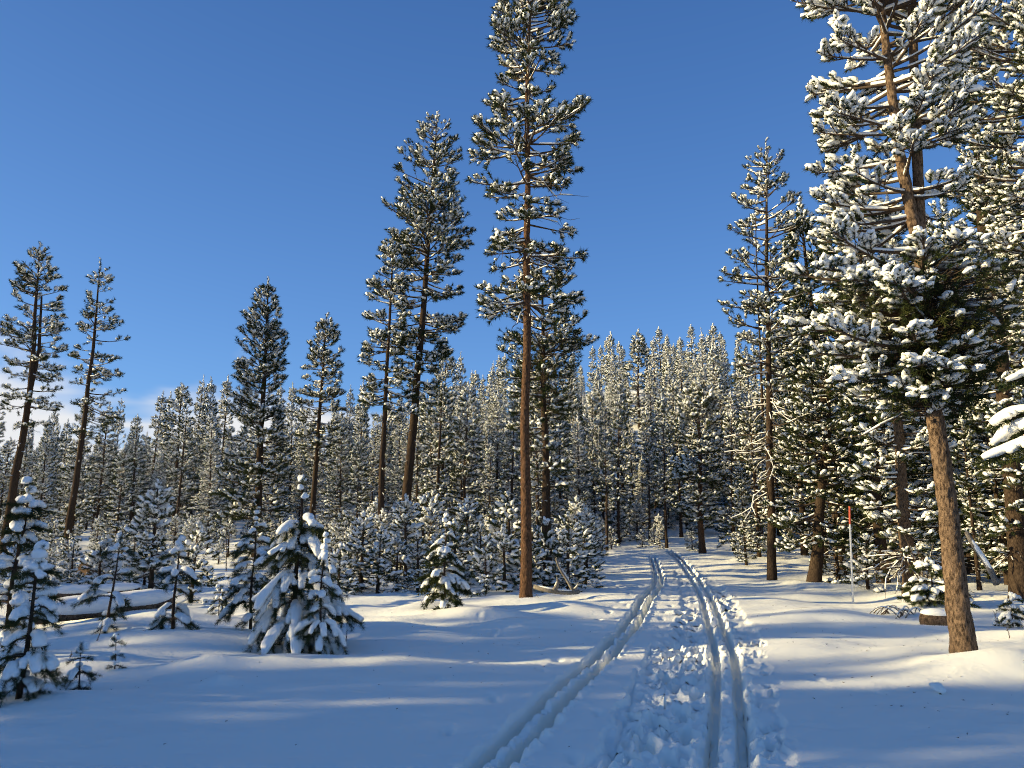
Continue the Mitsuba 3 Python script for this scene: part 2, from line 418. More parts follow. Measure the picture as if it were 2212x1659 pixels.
def conifer(seed, trunk_pts, r0, profile, z_lo, z_hi, spacing=0.33, per=5, tuft=0.17, lod='hero', blobs=BLOB_SMALL, dens=1.0, snow=0.8, snow_size=1.0, skip=0.1,
            lift=(0.5, -0.25), twig=0.55, dead=(0, 0), dead_len=0.8, sides=14, rough=0.06, shaggy=None, uptilt=0.35, inner=0.3, top_z=None):
    """trunk_pts: points up the stem. profile(h, azimuth) -> branch length. Returns {'trunk', 'limbs', 'crown', 'snow'} as (v, f)."""
    rng = np.random.default_rng(seed)
    trunk_pts = np.asarray(trunk_pts, float)
    zs, top = trunk_pts[:, 2], trunk_pts[-1, 2]
    base = zs[0]

    def stem(h):
        return np.stack([np.interp(h, zs, trunk_pts[:, 0]), np.interp(h, zs, trunk_pts[:, 1]), h], -1)

    def srad(h):
        t = np.clip((h - base) / (top - base), 0, 1)
        return r0 * (1 - t) ** 0.75 + 0.008 + 0.22 * r0 * np.exp(-np.maximum(h - base, 0) / 0.25) + 0.16 * r0 * np.exp(-np.maximum(h - base, 0) / 1.6)

    nring = max(12, int((top - base) / ((0.05 if sides > 20 else 0.12) if lod in ('hero', 'near') else 0.6)))
    hh = np.linspace(base - 0.25, top, nring)
    sp = stem(hh)
    wv = (meshkit.noise(np.stack([hh * 0.5, hh * 0 + seed, hh * 0], -1), seed) - 0.5) * r0 * 0.6
    sp[:, 0] += wv * sst(base, base + 2, hh)
    out = {'trunk': tube(sp, srad(hh), sides, True, rough * 1.7, 16.0, seed)}
    # live branches
    h, spc = [], spacing
    z = z_lo
    while z < z_hi - 0.055 * (z_hi - z_lo):
        k = rng.poisson(per)
        h += list(z + rng.normal(0, spc * 0.16, k))
        z += spc * rng.uniform(0.75, 1.25) * (0.65 + 0.35 * (1 - (z - z_lo) / (z_hi - z_lo)))
    h = np.array(h)
    h = h[(rng.uniform(size=len(h)) > skip)]
    az = rng.uniform(0, 2 * np.pi, len(h))
    L = profile(h, az) * rng.uniform(0.72, 1.12, len(h))
    L = np.maximum(L, 0.10)
    t_h = np.clip((h - z_lo) / (z_hi - z_lo), 0, 1)
    a = lift[1] + (lift[0] - lift[1]) * t_h + rng.normal(0, 0.12, len(h))
    b = rng.uniform(0.0, 0.35, len(h))
    root = stem(h)
    out_dir = np.stack([np.cos(az), np.sin(az), az * 0], -1)

    def bpoint(i, t):
        t = np.asarray(t, float)
        return root[i] + out_dir[i] * (L[i] * t)[:, None] + np.array([0, 0, 1.0]) * (L[i] * (a[i] * t + b[i] * (t * t - 0.5 * t)))[:, None]

    limbs, crown, snowb = Bag(), Bag(), Bag()
    nb = len(h)
    ids = np.arange(nb)
    rb = np.clip(0.012 + 0.016 * L, 0.01, 0.06) * np.where(top > 3, 1, 0.6)
    ts = np.linspace(0, 1, 5)
    for k in range(4):
        p0, p1 = bpoint(ids, np.full(nb, ts[k])), bpoint(ids, np.full(nb, ts[k + 1]))
        ra, rb_ = rb * (1 - 0.75 * ts[k]), rb * (1 - 0.75 * ts[k + 1])
        limbs.add(*frustums(p0, p1, ra, rb_, 4))
        w = (rng.uniform(size=nb) < snow * 0.8) & (np.abs(p1 - p0)[:, 2] < 1.2 * np.linalg.norm((p1 - p0)[:, :2], axis=1))
        up = np.array([0, 0, 1.0]) * (ra[w] * 0.9)[:, None]
        fat = rng.uniform(0.7, 1.35, w.sum())
        snowb.add(*frustums(p0[w] + up, p1[w] + up, ra[w] * fat, rb_[w] * fat + 0.004, 5))
    # twigs
    ntw = np.maximum(3 if lod == 'hero' else 1, np.round(dens * L / tuft * (1.85 if lod == 'hero' else 1.55)).astype(int))
    bi = np.repeat(ids, ntw)
    t = inner + (1 - inner) * rng.uniform(size=len(bi)) ** 0.75
    p = bpoint(bi, t)
    tang = unit(bpoint(bi, np.minimum(t + 0.05, 1.05)) - p)
    ang = rng.uniform(0.35, 1.25, len(bi)) * rng.choice([-1, 1], len(bi))
    c, s = np.cos(ang), np.sin(ang)
    td = np.stack([tang[:, 0] * c - tang[:, 1] * s, tang[:, 0] * s + tang[:, 1] * c, tang[:, 2] + rng.normal(0.12, 0.28, len(bi))], -1)
    td = unit(td)
    tl = np.minimum(L[bi] * 0.5, twig) * (1.15 - t) * rng.uniform(0.5, 1.2, len(bi)) + 0.25 * tuft
    tip = p + td * tl[:, None]
    limbs.add(*frustums(p, tip, np.full(len(p), 0.006 + 0.010 * tuft), np.full(len(p), 0.005), 3))
    two = tl > 1.3 * tuft
    pos = [tip - td * 0.35 * tuft, (p + td * (tl * 0.45)[:, None])[two], bpoint(ids, np.full(nb, 0.97))]
    axis = [td, td[two], unit(bpoint(ids, np.full(nb, 1.0)) - bpoint(ids, np.full(nb, 0.85)))]
    along = [t, t[two], np.ones(nb)]
    # leader
    nl = 14
    lh = top - np.linspace(0.0, 0.085, nl) * (z_hi - z_lo)
    pos.append(stem(lh))
    axis.append(np.stack([rng.normal(0, 0.45, nl), rng.normal(0, 0.45, nl), np.full(nl, 0.9)], -1))
    along = np.concatenate(along + [np.ones(nl)])
    pos, axis = np.vstack(pos), unit(np.vstack(axis))
    if shaggy is not None:                                   # extra hanging needles in a dense, ragged part of the crown
        zz0, zz1, n_more, rad = shaggy
        k = n_more
        hz = rng.uniform(zz0, zz1, k)
        aa = rng.uniform(0, 2 * np.pi, k)
        rr = np.sqrt(rng.uniform(0.02, 1, k)) * rad * (0.35 + 0.65 * np.clip((hz - zz0) / (zz1 - zz0), 0, 1) ** 0.6)
        cpos = stem(hz) + np.stack([np.cos(aa) * rr, np.sin(aa) * rr, rng.normal(0, 0.05, k)], -1)
        cax = np.stack([np.cos(aa), np.sin(aa), rng.normal(0.05, 0.5, k)], -1) + rng.normal(0, 0.3, (k, 3))
        bare_from = len(pos)
        pos, axis = np.vstack([pos, cpos]), unit(np.vstack([axis, cax]))
        along = np.concatenate([along, np.ones(k)])
        limbs.add(*frustums(stem(hz), cpos, np.full(k, 0.006), np.full(k, 0.004), 3))
    axis = unit(axis + np.array([0, 0, 1.0]) * (uptilt * rng.uniform(0.2, 1.2, len(axis)))[:, None])
    s = tuft * rng.uniform(0.75, 1.3, len(pos)) * np.clip(0.45 + (top - pos[:, 2]) / (0.14 * (top - base)), 0.6, 1.0)
    M = frames(axis, rng.uniform(0, 2 * np.pi, len(pos)))
    stamp_many(crown, TUFT[lod], rng, pos, M, s)
    # snow cushions on the tufts
    patch = meshkit.noise(pos * 1.3 + seed, 2)
    w = rng.uniform(size=len(pos)) < np.clip((snow + 0.7 * (patch - 0.5)) * (0.38 + 0.72 * along), 0, 1)
    if shaggy is not None:
        w[bare_from:] &= rng.uniform(size=len(pos) - bare_from) < 0.12
    pw, aw, sw = pos[w], axis[w], s[w]
    size = np.stack([0.46 * rng.uniform(0.7, 1.2, len(pw)), 0.32 * rng.uniform(0.7, 1.25, len(pw)), 0.26 * rng.uniform(0.7, 1.25, len(pw))], -1) * (sw * snow_size)[:, None]
    stamp_many(snowb, blobs, rng, pw + aw * (sw * 0.45)[:, None] + np.array([0, 0, 1.0]) * (sw * 0.24)[:, None], frames(aw), size)
    # dead, bare branches below the crown
    nd, (d0, d1) = (int(dead[0]), (base + dead[1], z_lo)) if len(dead) == 2 else (int(dead[0]), (dead[1], dead[2]))
    if nd:
        hz = rng.uniform(d0, max(d1, d0 + 0.1), nd)
        aa = rng.uniform(0, 2 * np.pi, nd)
        ln = dead_len * rng.uniform(0.25, 1.1, nd)
        d0v = np.stack([np.cos(aa), np.sin(aa), rng.uniform(-0.5, 0.25, nd)], -1)
        prev = stem(hz)
        rr = np.full(nd, 0.011) + 0.008 * ln
        for k in range(4):
            d0v = unit(d0v + np.stack([rng.normal(0, 0.32, nd), rng.normal(0, 0.32, nd), rng.uniform(-0.38, 0.22, nd)], -1))
            nxt = prev + d0v * (ln / 4)[:, None]
            limbs.add(*frustums(prev, nxt, rr * (1 - 0.22 * k), rr * (1 - 0.22 * (k + 1)) + 0.002, 4))
            w = rng.uniform(size=nd) < 0.6
            up = np.array([0, 0, 1.0]) * (rr[w] * 0.9)[:, None]
            snowb.add(*frustums(prev[w] + up, nxt[w] + up, rr[w] * 0.9, rr[w] * 0.7, 4))
            q = nxt + unit(d0v + rng.normal(0, 0.6, (nd, 3))) * (ln * 0.3)[:, None]
            limbs.add(*frustums(nxt, q, rr * 0.4, rr * 0.15, 3))
            prev = nxt
    out |= {'limbs': limbs.mesh(), 'crown': crown.mesh(), 'snow': snowb.mesh()}
    return out


def put_tree(key, parts, label, group=None, bark='mat_bark', category='tree'):
    for name, m, mat, smooth in (('trunk', parts['trunk'], bark, True), ('limbs', parts['limbs'], 'mat_twig', True), ('crown', parts['crown'], 'mat_needles', False),
                                 ('crown__snow', parts['snow'], 'mat_snow', True)):
        if m is not None:
            scene[f'{key}__{name}'] = mikit.ply(m, mat, smooth=smooth)
            if name != 'trunk':
                labels[f'{key}__{name}'] = {'kind': 'stuff'}
    labels[key] = {'label': label, 'category': category, **({'group': group} if group else {})}


def table_profile(rows, y, trunk):
    """rows (v, u_left, u_right) of the crown's outline, at y metres -> profile(h, az) in metres."""
    rows = sorted(rows, key=lambda r: -r[0])
    hs, lf, rt = [], [], []
    trunk = np.asarray(trunk)
    for v, ul, ur in rows:
        a, b = at(ul, v, y), at(ur, v, y)
        cx = np.interp(a[2], trunk[:, 2], trunk[:, 0])
        hs.append(a[2]); lf.append(max(cx - a[0], 0.05)); rt.append(max(b[0] - cx, 0.05))

    def f(h, az):
        l, r = np.interp(h, hs, lf), np.interp(h, hs, rt)
        c = np.cos(az)
        mean = 0.5 * (l + r)
        side = np.where(c > 0, r, l)
        return mean + (side - mean) * np.abs(c) ** 0.7
    return f, hs[0], hs[-1]


def trunk_line(pts, y, base_v=None):
    """Picture points of a stem -> 3D points y metres ahead, the lowest set on the snow."""
    p = np.array([at(u, v, y) for u, v in pts])
    p = p[np.argsort(p[:, 2])]
    z = float(zg(p[0, 0], p[0, 1]))
    p[0] = [p[0, 0], p[0, 1], z]
    return p


def hero(key, label, y, stem, r0, rows, seed, bark='mat_bark', group=None, **kw):
    tr = trunk_line(stem, y)
    prof, z_lo, z_hi = table_profile(rows, y, tr)
    put_tree(key, conifer(seed, tr, r0, prof, z_lo, z_hi, **kw), label, group, bark)
    return tr


# ------------------------------------------------------------------ the large trees
hero('leaning_pine', 'tall forked pine with the thick sunlit trunk nearest the trail on the right', 9.8,
     [(2083, 1412), (2050, 1150), (2012, 880), (1990, 560), (1945, 330), (1905, 0), (1880, -330)], 0.114,
     [(-330, 1840, 1930), (-200, 1800, 2010), (0, 1725, 2120), (70, 1760, 2100), (110, 1800, 2080), (170, 1715, 2090), (250, 1785, 2080), (330, 1790, 2090), (450, 1785, 2080), (520, 1775, 2080), (600, 1735, 2100),
      (680, 1735, 2115), (740, 1745, 2120), (800, 1810, 2110), (850, 1880, 2060), (885, 1950, 2030)], 3, spacing=0.22, per=5.5, tuft=0.124, dens=1.06, snow=0.94, snow_size=1.14, skip=0.1, sides=36, inner=0.42, blobs=BLOB_ROUGH,
     rough=0.10, twig=0.42, bark='mat_bark_tan', shaggy=(3.1, 4.9, 1600, 1.15), lift=(0.35, -0.2), dead=(26, 3.2, 5.0), dead_len=1.0)
fk = np.array([at(u, v, 9.85) for u, v in [(1994, 600), (1988, 500), (1976, 200), (1970, 0), (1962, -330)]])
scene['leaning_pine__second_stem'] = mikit.ply(tube(np.array([np.interp(np.linspace(fk[0, 2], fk[-1, 2], 70), fk[:, 2], fk[:, k]) for k in range(3)]).T, np.linspace(0.075, 0.045, 70), 18, True, 0.09, 9, 4), 'mat_bark_tan', smooth=True)

hero('trailside_pine', 'tallest pine, its slender bare reddish trunk standing just left of the ski tracks', 17.6,
     [(1136, 1297), (1136, 900), (1138, 500), (1142, 0), (1144, -170)], 0.114,
     [(-165, 1138, 1150), (-90, 1100, 1185), (0, 1075, 1222), (70, 1068, 1232), (130, 1042, 1238), (180, 1062, 1218), (225, 1055, 1215), (255, 1050, 1235), (300, 1022, 1285), (350, 1000, 1240), (400, 1035, 1225), (460, 1060, 1215),
      (520, 1070, 1262), (560, 1060, 1265), (610, 1070, 1200), (640, 1028, 1250), (655, 1040, 1240)], 7, bark='mat_bark_orange', spacing=0.30, per=5.0, tuft=0.20, dens=1.15, snow=0.72, skip=0.12, sides=22, rough=0.09,
     lift=(0.55, -0.3), inner=0.42, twig=0.5, dead=(24, 5.5, 11.0), dead_len=1.25)
hero('bushy_pine', 'bushy green crowned pine half hidden behind the slender bare reddish trunk', 27.0,
     [(1180, 1190), (1180, 1000), (1172, 760), (1168, 575)], 0.16,
     [(575, 1164, 1173), (600, 1125, 1200), (650, 1092, 1260), (700, 1085, 1235), (760, 1085, 1278), (800, 1072, 1255), (850, 1080, 1235), (890, 1095, 1235), (940, 1110, 1230), (1000, 1125, 1225), (1050, 1140, 1215)], 11, spacing=0.36, per=5.5, tuft=0.24, dens=1.0,
     snow=0.62, shaggy=(5.6, 8.6, 420, 1.6), dead=(26, 1.0), sides=16, lift=(0.5, -0.35))
hero('tall_bent_pine', 'tall dark pine with bent trunk and long pointed crown, left of the tallest pine', 32.0,
     [(864, 1165), (874, 1100), (890, 950), (915, 700), (926, 500), (946, 243)], 0.205,
     [(243, 940, 951), (280, 915, 970), (340, 885, 988), (400, 863, 988), (470, 852, 1002), (520, 828, 1016), (600, 838, 995), (650, 848, 1012), (720, 858, 988), (765, 850, 965), (810, 850, 950), (860, 890, 940)], 13, spacing=0.42, per=5.5,
     tuft=0.27, dens=1.25, snow=0.6, dead=(22, 1.0), sides=18, lift=(0.6, -0.3))
hero('slim_pine', 'slimmer pine with crooked snowy limbs close beside the tall bent trunk', 31.0,
     [(820, 1165), (826, 1000), (840, 700), (850, 500)], 0.125,
     [(500, 846, 855), (540, 826, 872), (640, 800, 872), (700, 785, 868), (760, 772, 868), (800, 795, 868), (840, 795, 905), (880, 790, 900), (900, 810, 860)], 17, spacing=0.40, per=5.5, tuft=0.26, dens=1.2, snow=0.74,
     dead=(24, 1.0), sides=12, lift=(0.5, -0.3))
hero('broad_pine', 'broad dark conical pine with foliage nearly down to the snow', 38.0,
     [(556, 1165), (566, 900), (580, 603)], 0.19,
     [(603, 577, 584), (660, 553, 592), (720, 528, 602), (760, 520, 612), (800, 512, 612), (850, 515, 605), (900, 500, 602), (960, 492, 612), (1030, 480, 620), (1080, 474, 622), (1115, 480, 610)], 19, spacing=0.36, per=6.5, tuft=0.29, dens=1.15,
     snow=0.6, skip=0.03, sides=14, lift=(0.7, -0.15))
hero('pointed_pine', 'pointed pine with a leaning trunk between the broad conical pine and the tall bent pine', 42.0,
     [(672, 1150), (684, 980), (707, 680)], 0.165,
     [(680, 703, 711), (730, 683, 726), (800, 663, 742), (842, 652, 732), (900, 642, 742), (950, 645, 738), (1000, 665, 720)], 23, spacing=0.40, per=6, tuft=0.30, dens=1.05, snow=0.72, dead=(14, 1.0), sides=12)
hero('far_left_pine', 'tall twin stemmed dark pine nearest the left edge of the photo', 36.0,
     [(8, 1190), (38, 1000), (62, 850), (74, 700), (87, 528)], 0.20,
     [(528, 83, 91), (570, 58, 110), (640, 28, 122), (700, 24, 122), (745, 2, 132), (780, 5, 126), (820, 30, 120), (850, 18, 138), (885, 12, 115), (920, 40, 90)], 29, spacing=0.46, per=5, tuft=0.28, dens=0.95, snow=0.58,
     dead=(24, 3.0), sides=14, lift=(0.6, -0.35))
fk = np.array([at(u, v, 36.1) for u, v in [(60, 870), (84, 760), (90, 640)]])
scene['far_left_pine__second_stem'] = mikit.ply(tube(np.array([np.interp(np.linspace(fk[0, 2], fk[-1, 2], 20), fk[:, 2], fk[:, k]) for k in range(3)]).T, np.linspace(0.11, 0.04, 20), 8), 'mat_bark', smooth=True)
hero('thin_crowned_pine', 'tall pine with a dark tilted trunk and thin patchy crown, second from the left edge', 44.0,
     [(143, 1180), (160, 1060), (178, 930), (195, 800), (217, 562)], 0.185,
     [(562, 213, 221), (600, 201, 234), (650, 196, 238), (690, 185, 245), (720, 160, 262), (780, 153, 264), (840, 172, 256), (880, 165, 250), (930, 170, 215)], 31, spacing=0.62, per=4.6, tuft=0.32, dens=0.85, snow=0.62,
     skip=0.15, dead=(26, 3.0), sides=12, lift=(0.5, -0.4))
hero('gaunt_pine', 'slender straight pine with sparse level branches, right of the trail beside a thinner stem', 25.0,
     [(1667, 1246), (1663, 900), (1658, 600), (1655, 305)], 0.125,
     [(305, 1652, 1658), (350, 1622, 1690), (420, 1598, 1714), (470, 1588, 1728), (520, 1590, 1734), (570, 1585, 1738), (605, 1546, 1746), (650, 1572, 1738), (700, 1572, 1734), (745, 1562, 1732), (790, 1585, 1735), (850, 1600, 1725)], 37, spacing=0.40, per=5, tuft=0.19,
     dens=0.85, snow=0.72, skip=0.1, dead=(60, 2.6), dead_len=1.5, sides=14, lift=(0.45, -0.1), inner=0.4)
fk = np.array([at(u, v, 25.3) for u, v in [(1648, 900), (1640, 700), (1634, 560), (1632, 470)]])
scene['gaunt_pine__second_stem'] = mikit.ply(tube(np.array([np.interp(np.linspace(fk[0, 2], fk[-1, 2], 20), fk[:, 2], fk[:, k]) for k in range(3)]).T, np.linspace(0.045, 0.014, 20), 8), 'mat_bark', smooth=True)
hero('shaded_pine', 'shaded bushy pine with a leaning dark trunk, just right of the gaunt slender pine', 24.0,
     [(1757, 1252), (1768, 1180), (1786, 900), (1790, 735)], 0.17,
     [(735, 1784, 1796), (770, 1745, 1840), (850, 1720, 1852), (900, 1712, 1850), (950, 1690, 1872), (1050, 1655, 1862), (1110, 1640, 1850), (1160, 1680, 1830)], 41, spacing=0.30, per=6, tuft=0.20, dens=1.15, snow=0.58, sides=14, lift=(0.4, -0.3))
hero('orange_trunk_pine', 'pine with short bare orange trunk and full snowy crown at the trail bend', 41.0,
     [(1518, 1206), (1513, 1130), (1509, 820)], 0.155,
     [(820, 1504, 1513), (870, 1478, 1542), (950, 1463, 1556), (1050, 1458, 1562), (1100, 1466, 1552), (1130, 1490, 1540)], 43, bark='mat_bark_orange', spacing=0.36, per=6.5, tuft=0.28, dens=1.2, snow=0.84, snow_size=1.1, sides=12)
hero('pine_behind_leaning_pine', 'brown trunked pine right of the marker pole, behind the thick sunlit trunk', 19.0,
     [(1968, 1277), (1952, 1100), (1936, 900), (1925, 600), (1915, 420)], 0.15,
     [(420, 1910, 1920), (560, 1870, 1975), (700, 1850, 2005), (850, 1845, 2020), (950, 1850, 2035), (1060, 1868, 2040), (1140, 1900, 2010), (1190, 1930, 2000)], 47, spacing=0.34, per=5.5, tuft=0.19, dens=1.1, snow=0.85, snow_size=1.15,
     dead=(60, 0.6), dead_len=1.1, sides=20, rough=0.09, bark='mat_bark_tan')
hero('dark_trunk_pine', 'pine with long dark trunk at the right edge, behind the thick sunlit trunk', 17.5,
     [(2206, 1292), (2196, 1100), (2178, 930), (2150, 700), (2125, 500), (2106, 250), (2094, 0), (2080, -200)], 0.19,
     [(-200, 2072, 2088), (-60, 2050, 2150), (60, 2040, 2165), (200, 2060, 2170), (300, 2040, 2180), (420, 2060, 2190), (520, 2060, 2190), (640, 2080, 2210), (800, 2095, 2235), (950, 2110, 2260), (1080, 2140, 2260), (1180, 2160, 2240)], 53,
     spacing=0.40, per=5, tuft=0.19, dens=0.95, snow=0.82, snow_size=1.05, dead=(30, 1.0), sides=18)
hero('right_edge_pine', 'pine at the upper right edge whose bright snowy boughs fill the corner', 13.0,
     [(2330, 1380), (2290, 700), (2245, 200), (2215, -150), (2190, -420)], 0.19,
     [(-420, 2180, 2200), (-200, 2120, 2280), (0, 2112, 2330), (100, 2095, 2350), (200, 2082, 2370), (320, 2085, 2400), (420, 2095, 2420), (520, 2115, 2440), (620, 2140, 2450), (700, 2165, 2440), (760, 2200, 2400)], 59,
     spacing=0.24, per=6, tuft=0.155, dens=0.9, snow=0.9, snow_size=1.12, sides=14, lift=(0.35, -0.15))


# ------------------------------------------------------------------ the forest: prototypes and their copies
def cone_profile(z0, z1, rmax, power=0.8, low=0.75, belly=0.18):
    def f(h, az):
        t = np.clip((h - z0) / (z1 - z0), 0, 1)
        return rmax * (1 - t) ** power * np.minimum(1, low + (1 - low) * t / belly) * (0.9 + 0.2 * np.sin(az * 2 + h)) + 0.08
    return f


PROTO = {}


def proto(name, parts, bark='mat_bark'):
    g = {'type': 'shapegroup'}
    for k, m, mat, smooth in (('trunk', parts['trunk'], bark, True), ('limbs', parts['limbs'], 'mat_twig', True), ('crown', parts['crown'], 'mat_needles', False), ('crown__snow', parts['snow'], 'mat_snow', True)):
        if m is not None:
            g[k] = mikit.ply(m, mat, smooth=smooth)
    scene[name] = g


def straight(H, lean=0.0):
    return np.array([[0, 0, 0], [0.1 * lean, 0.05 * lean, H * 0.4], [lean, lean * 0.5, H]])


def build_protos():
    for k, (H, cb, r, sp, per, dens, sn) in enumerate([(15, 3.0, 1.75, 0.48, 5.5, 0.95, 0.76), (13, 1.2, 1.9, 0.46, 6, 0.95, 0.78), (17, 6.0, 1.6, 0.52, 5.0, 0.9, 0.74), (14, 2.2, 1.5, 0.46, 5.5, 0.95, 0.8), (11, 0.8, 1.6, 0.44, 6, 1.0, 0.8), (13, 2.4, 1.6, 0.46, 5.5, 1.0, 0.5), (15, 4.0, 1.7, 0.5, 5.5, 0.95, 0.48)]):
        proto(f'proto_pine_{k}', conifer(100 + k, straight(H, 0.25), 0.012 * H, cone_profile(cb, H, r, 0.62, 0.6, 0.22), cb, H - 0.1, spacing=sp * 1.1, per=per, tuft=0.36, lod='mid', blobs=BLOB_SMALL, dens=dens, snow=sn, snow_size=1.1,
                                         sides=7, rough=0.0, dead=(24, 0.8), lift=(0.55, -0.25)))
        PROTO[f'proto_pine_{k}'] = H
    for k, (H, r) in enumerate([(16, 2.1), (14, 1.85), (19, 2.3)]):
        proto(f'proto_fir_{k}', conifer(140 + k, straight(H, 0.1), 0.011 * H, cone_profile(0.8, H, r, 0.85, 0.9, 0.1), 0.8, H - 0.1, spacing=0.44, per=6.5, tuft=0.33, lod='far', blobs=BLOB_TINY, dens=0.78, snow=1.15, snow_size=1.4,
                                        sides=6, rough=0.0, lift=(0.5, -0.35), skip=0.02))
        PROTO[f'proto_fir_{k}'] = H
    for k, (H, r) in enumerate([(2.6, 0.75), (2.0, 0.62), (3.2, 0.85), (1.5, 0.5)]):
        proto(f'proto_young_{k}', conifer(160 + k, straight(H, 0.05), 0.02 * H, cone_profile(0.15, H - 0.25, r, 0.75, 0.85, 0.12), 0.15, H - 0.25, spacing=0.19, per=5.5, tuft=0.18, lod='mid', blobs=BLOB_MID, dens=0.65, snow=0.72, snow_size=1.15,
                                          sides=6, rough=0.0, lift=(0.6, -0.45), inner=0.15, twig=0.25))
        PROTO[f'proto_young_{k}'] = H
    H = 15
    proto('proto_fir_back', conifer(180, straight(H, 0.1), 0.16, cone_profile(0.8, H, 1.7, 0.85, 0.9, 0.1), 0.8, H - 0.1, spacing=0.6, per=5.5, tuft=0.5, lod='far', blobs=BLOB_TINY, dens=0.8, snow=1.1, snow_size=1.35, sides=5, rough=0.0,
                                    lift=(0.5, -0.35), skip=0.02))
    PROTO['proto_fir_back'] = H


build_protos()
COUNT = {}


def numbered(name):
    k = COUNT.get(name, 0)
    COUNT[name] = k + 1
    return name if k == 0 else f'{name}_{k:03d}'


def copy(name, pname, x, y, H, rot, label=None, group=None, category='tree', sx=1.0, lean=(0, 0), z=None, key=None):
    s = H / PROTO[pname]
    z = float(zg(x, y)) if z is None else z
    key = key or numbered(name)
    scene[key] = {'type': 'instance', 'shapegroup': {'type': 'ref', 'id': pname},
                  'to_world': T().translate([x, y, z - 0.03]).rotate([1, 0, 0], lean[0]).rotate([0, 1, 0], lean[1]).rotate([0, 0, 1], rot).scale([s * sx, s * sx, s])}
    for part in ('limbs', 'crown', 'crown__snow') if '__' not in key else ():
        labels[f'{key}__{part}'] = {'kind': 'stuff'}
    if label:
        labels[key] = {'label': label, 'category': category, **({'group': group} if group else {})}
    return key


rng = np.random.default_rng(77)
TAKEN = []


def free(x, y, d):
    return all((x - a) ** 2 + (y - b) ** 2 > d * d for a, b in TAKEN)


def trail_x(y):
    return 0.5 * (float(xl(y)) + float(xr(y)))


def forest_tree(u, v_top, y, kind, label, group, name='forest_pine', sx=1.0, lean=None):
    p = at(u, v_top, y)
    z = float(zg(p[0], y))
    H = max(p[2] - z, 2.0)
    TAKEN.append((p[0], y))
    return copy(name, kind, p[0], y, H, rng.uniform(0, 360), label, group, sx=sx, lean=lean or (rng.normal(0, 0.8), rng.normal(0, 0.8)))


ORD = 'first second third fourth fifth sixth seventh eighth ninth tenth eleventh twelfth thirteenth fourteenth fifteenth sixteenth seventeenth eighteenth nineteenth twentieth'.split()
ORD += ['twenty-' + o for o in ORD[:9]]


def ranked(rows, text):                # a label of its own for each, by its place from the left
    us = sorted(r[0] for r in rows)
    return [(r, text % ORD[us.index(r[0])]) for r in rows]


HILL = ('snow dusted conifer massed below the skyline trees on the hill beyond the trail', 'conifers on the hill beyond the trail')
LEFT = ('snow dusted pine massed below the skyline trees at the meadow far edge', 'pines at the forest edge beyond the meadow')
RIGHT = ('snow laden lesser pine filling the shady woods right of the trail', 'pines in the woods right of the trail')
# treetops one can follow along the skyline: (u, v of the top, metres ahead, kind, width)
P, F = 'proto_pine_%d', 'proto_fir_%d'
for (u, v, y, kind, sx), lab in ranked([(340, 845, 74, F % 0, 1.0), (372, 850, 78, F % 1, 0.9), (400, 830, 66, P % 1, 1.1), (432, 812, 84, F % 2, 0.9), (465, 818, 84, F % 1, 0.9), (495, 812, 86, F % 0, 1.0), (615, 830, 90, F % 1, 0.8),
                          (640, 826, 84, F % 0, 0.9), (760, 832, 86, F % 2, 0.9), (782, 822, 80, F % 0, 0.9), (235, 870, 62, P % 0, 1.0), (262, 862, 95, P % 2, 0.7), (290, 900, 90, P % 2, 0.8), (122, 870, 92, P % 2, 0.6), (104, 900, 80, F % 1, 0.9),
                          (150, 905, 88, F % 0, 0.9), (20, 945, 66, P % 1, 1.0), (60, 940, 72, P % 3, 1.0), (320, 935, 80, F % 1, 1.0), (185, 860, 52, P % 1, 0.9), (960, 735, 60, P % 0, 0.8), (992, 762, 74, F % 2, 0.9)], '%s conifer top from the left along the skyline beyond the meadow'):
    forest_tree(u, v, y, kind, lab, LEFT[1], sx=sx)
for (u, v, y, kind, sx), lab in ranked([(1020, 800, 110, F % 0, 0.8), (1042, 812, 96, F % 1, 0.9), (1066, 780, 120, F % 2, 0.7), (1255, 790, 105, F % 0, 0.9), (1290, 800, 95, F % 1, 1.0), (1322, 762, 92, F % 2, 1.0), (1350, 790, 104, F % 1, 0.9),
                          (1375, 716, 100, P % 4, 1.2), (1411, 728, 96, F % 0, 1.0), (1438, 740, 104, F % 1, 1.0), (1470, 748, 78, F % 2, 1.0), (1500, 770, 92, F % 0, 1.0), (1515, 712, 84, F % 2, 0.8), (1545, 740, 76, F % 0, 1.0),
                          (1575, 775, 84, F % 1, 1.0), (1610, 770, 70, F % 0, 1.0), (1720, 745, 60, F % 2, 0.9), (1765, 700, 52, P % 0, 1.0), (1430, 850, 62, P % 1, 1.0), (1395, 880, 58, P % 3, 1.0), (1340, 900, 70, P % 1, 1.0),
                          (1280, 905, 60, P % 0, 1.0), (1460, 870, 54, P % 0, 1.0), (1302, 860, 66, P % 2, 1.0), (1362, 905, 60, F % 1, 1.0), (1385, 985, 54, F % 0, 1.1), (1376, 1010, 66, F % 2, 1.1)], '%s conifer top from the left on the hill skyline, counted from the bent tall pine'):
    forest_tree(u, v, y, kind, lab, HILL[1], sx=sx)
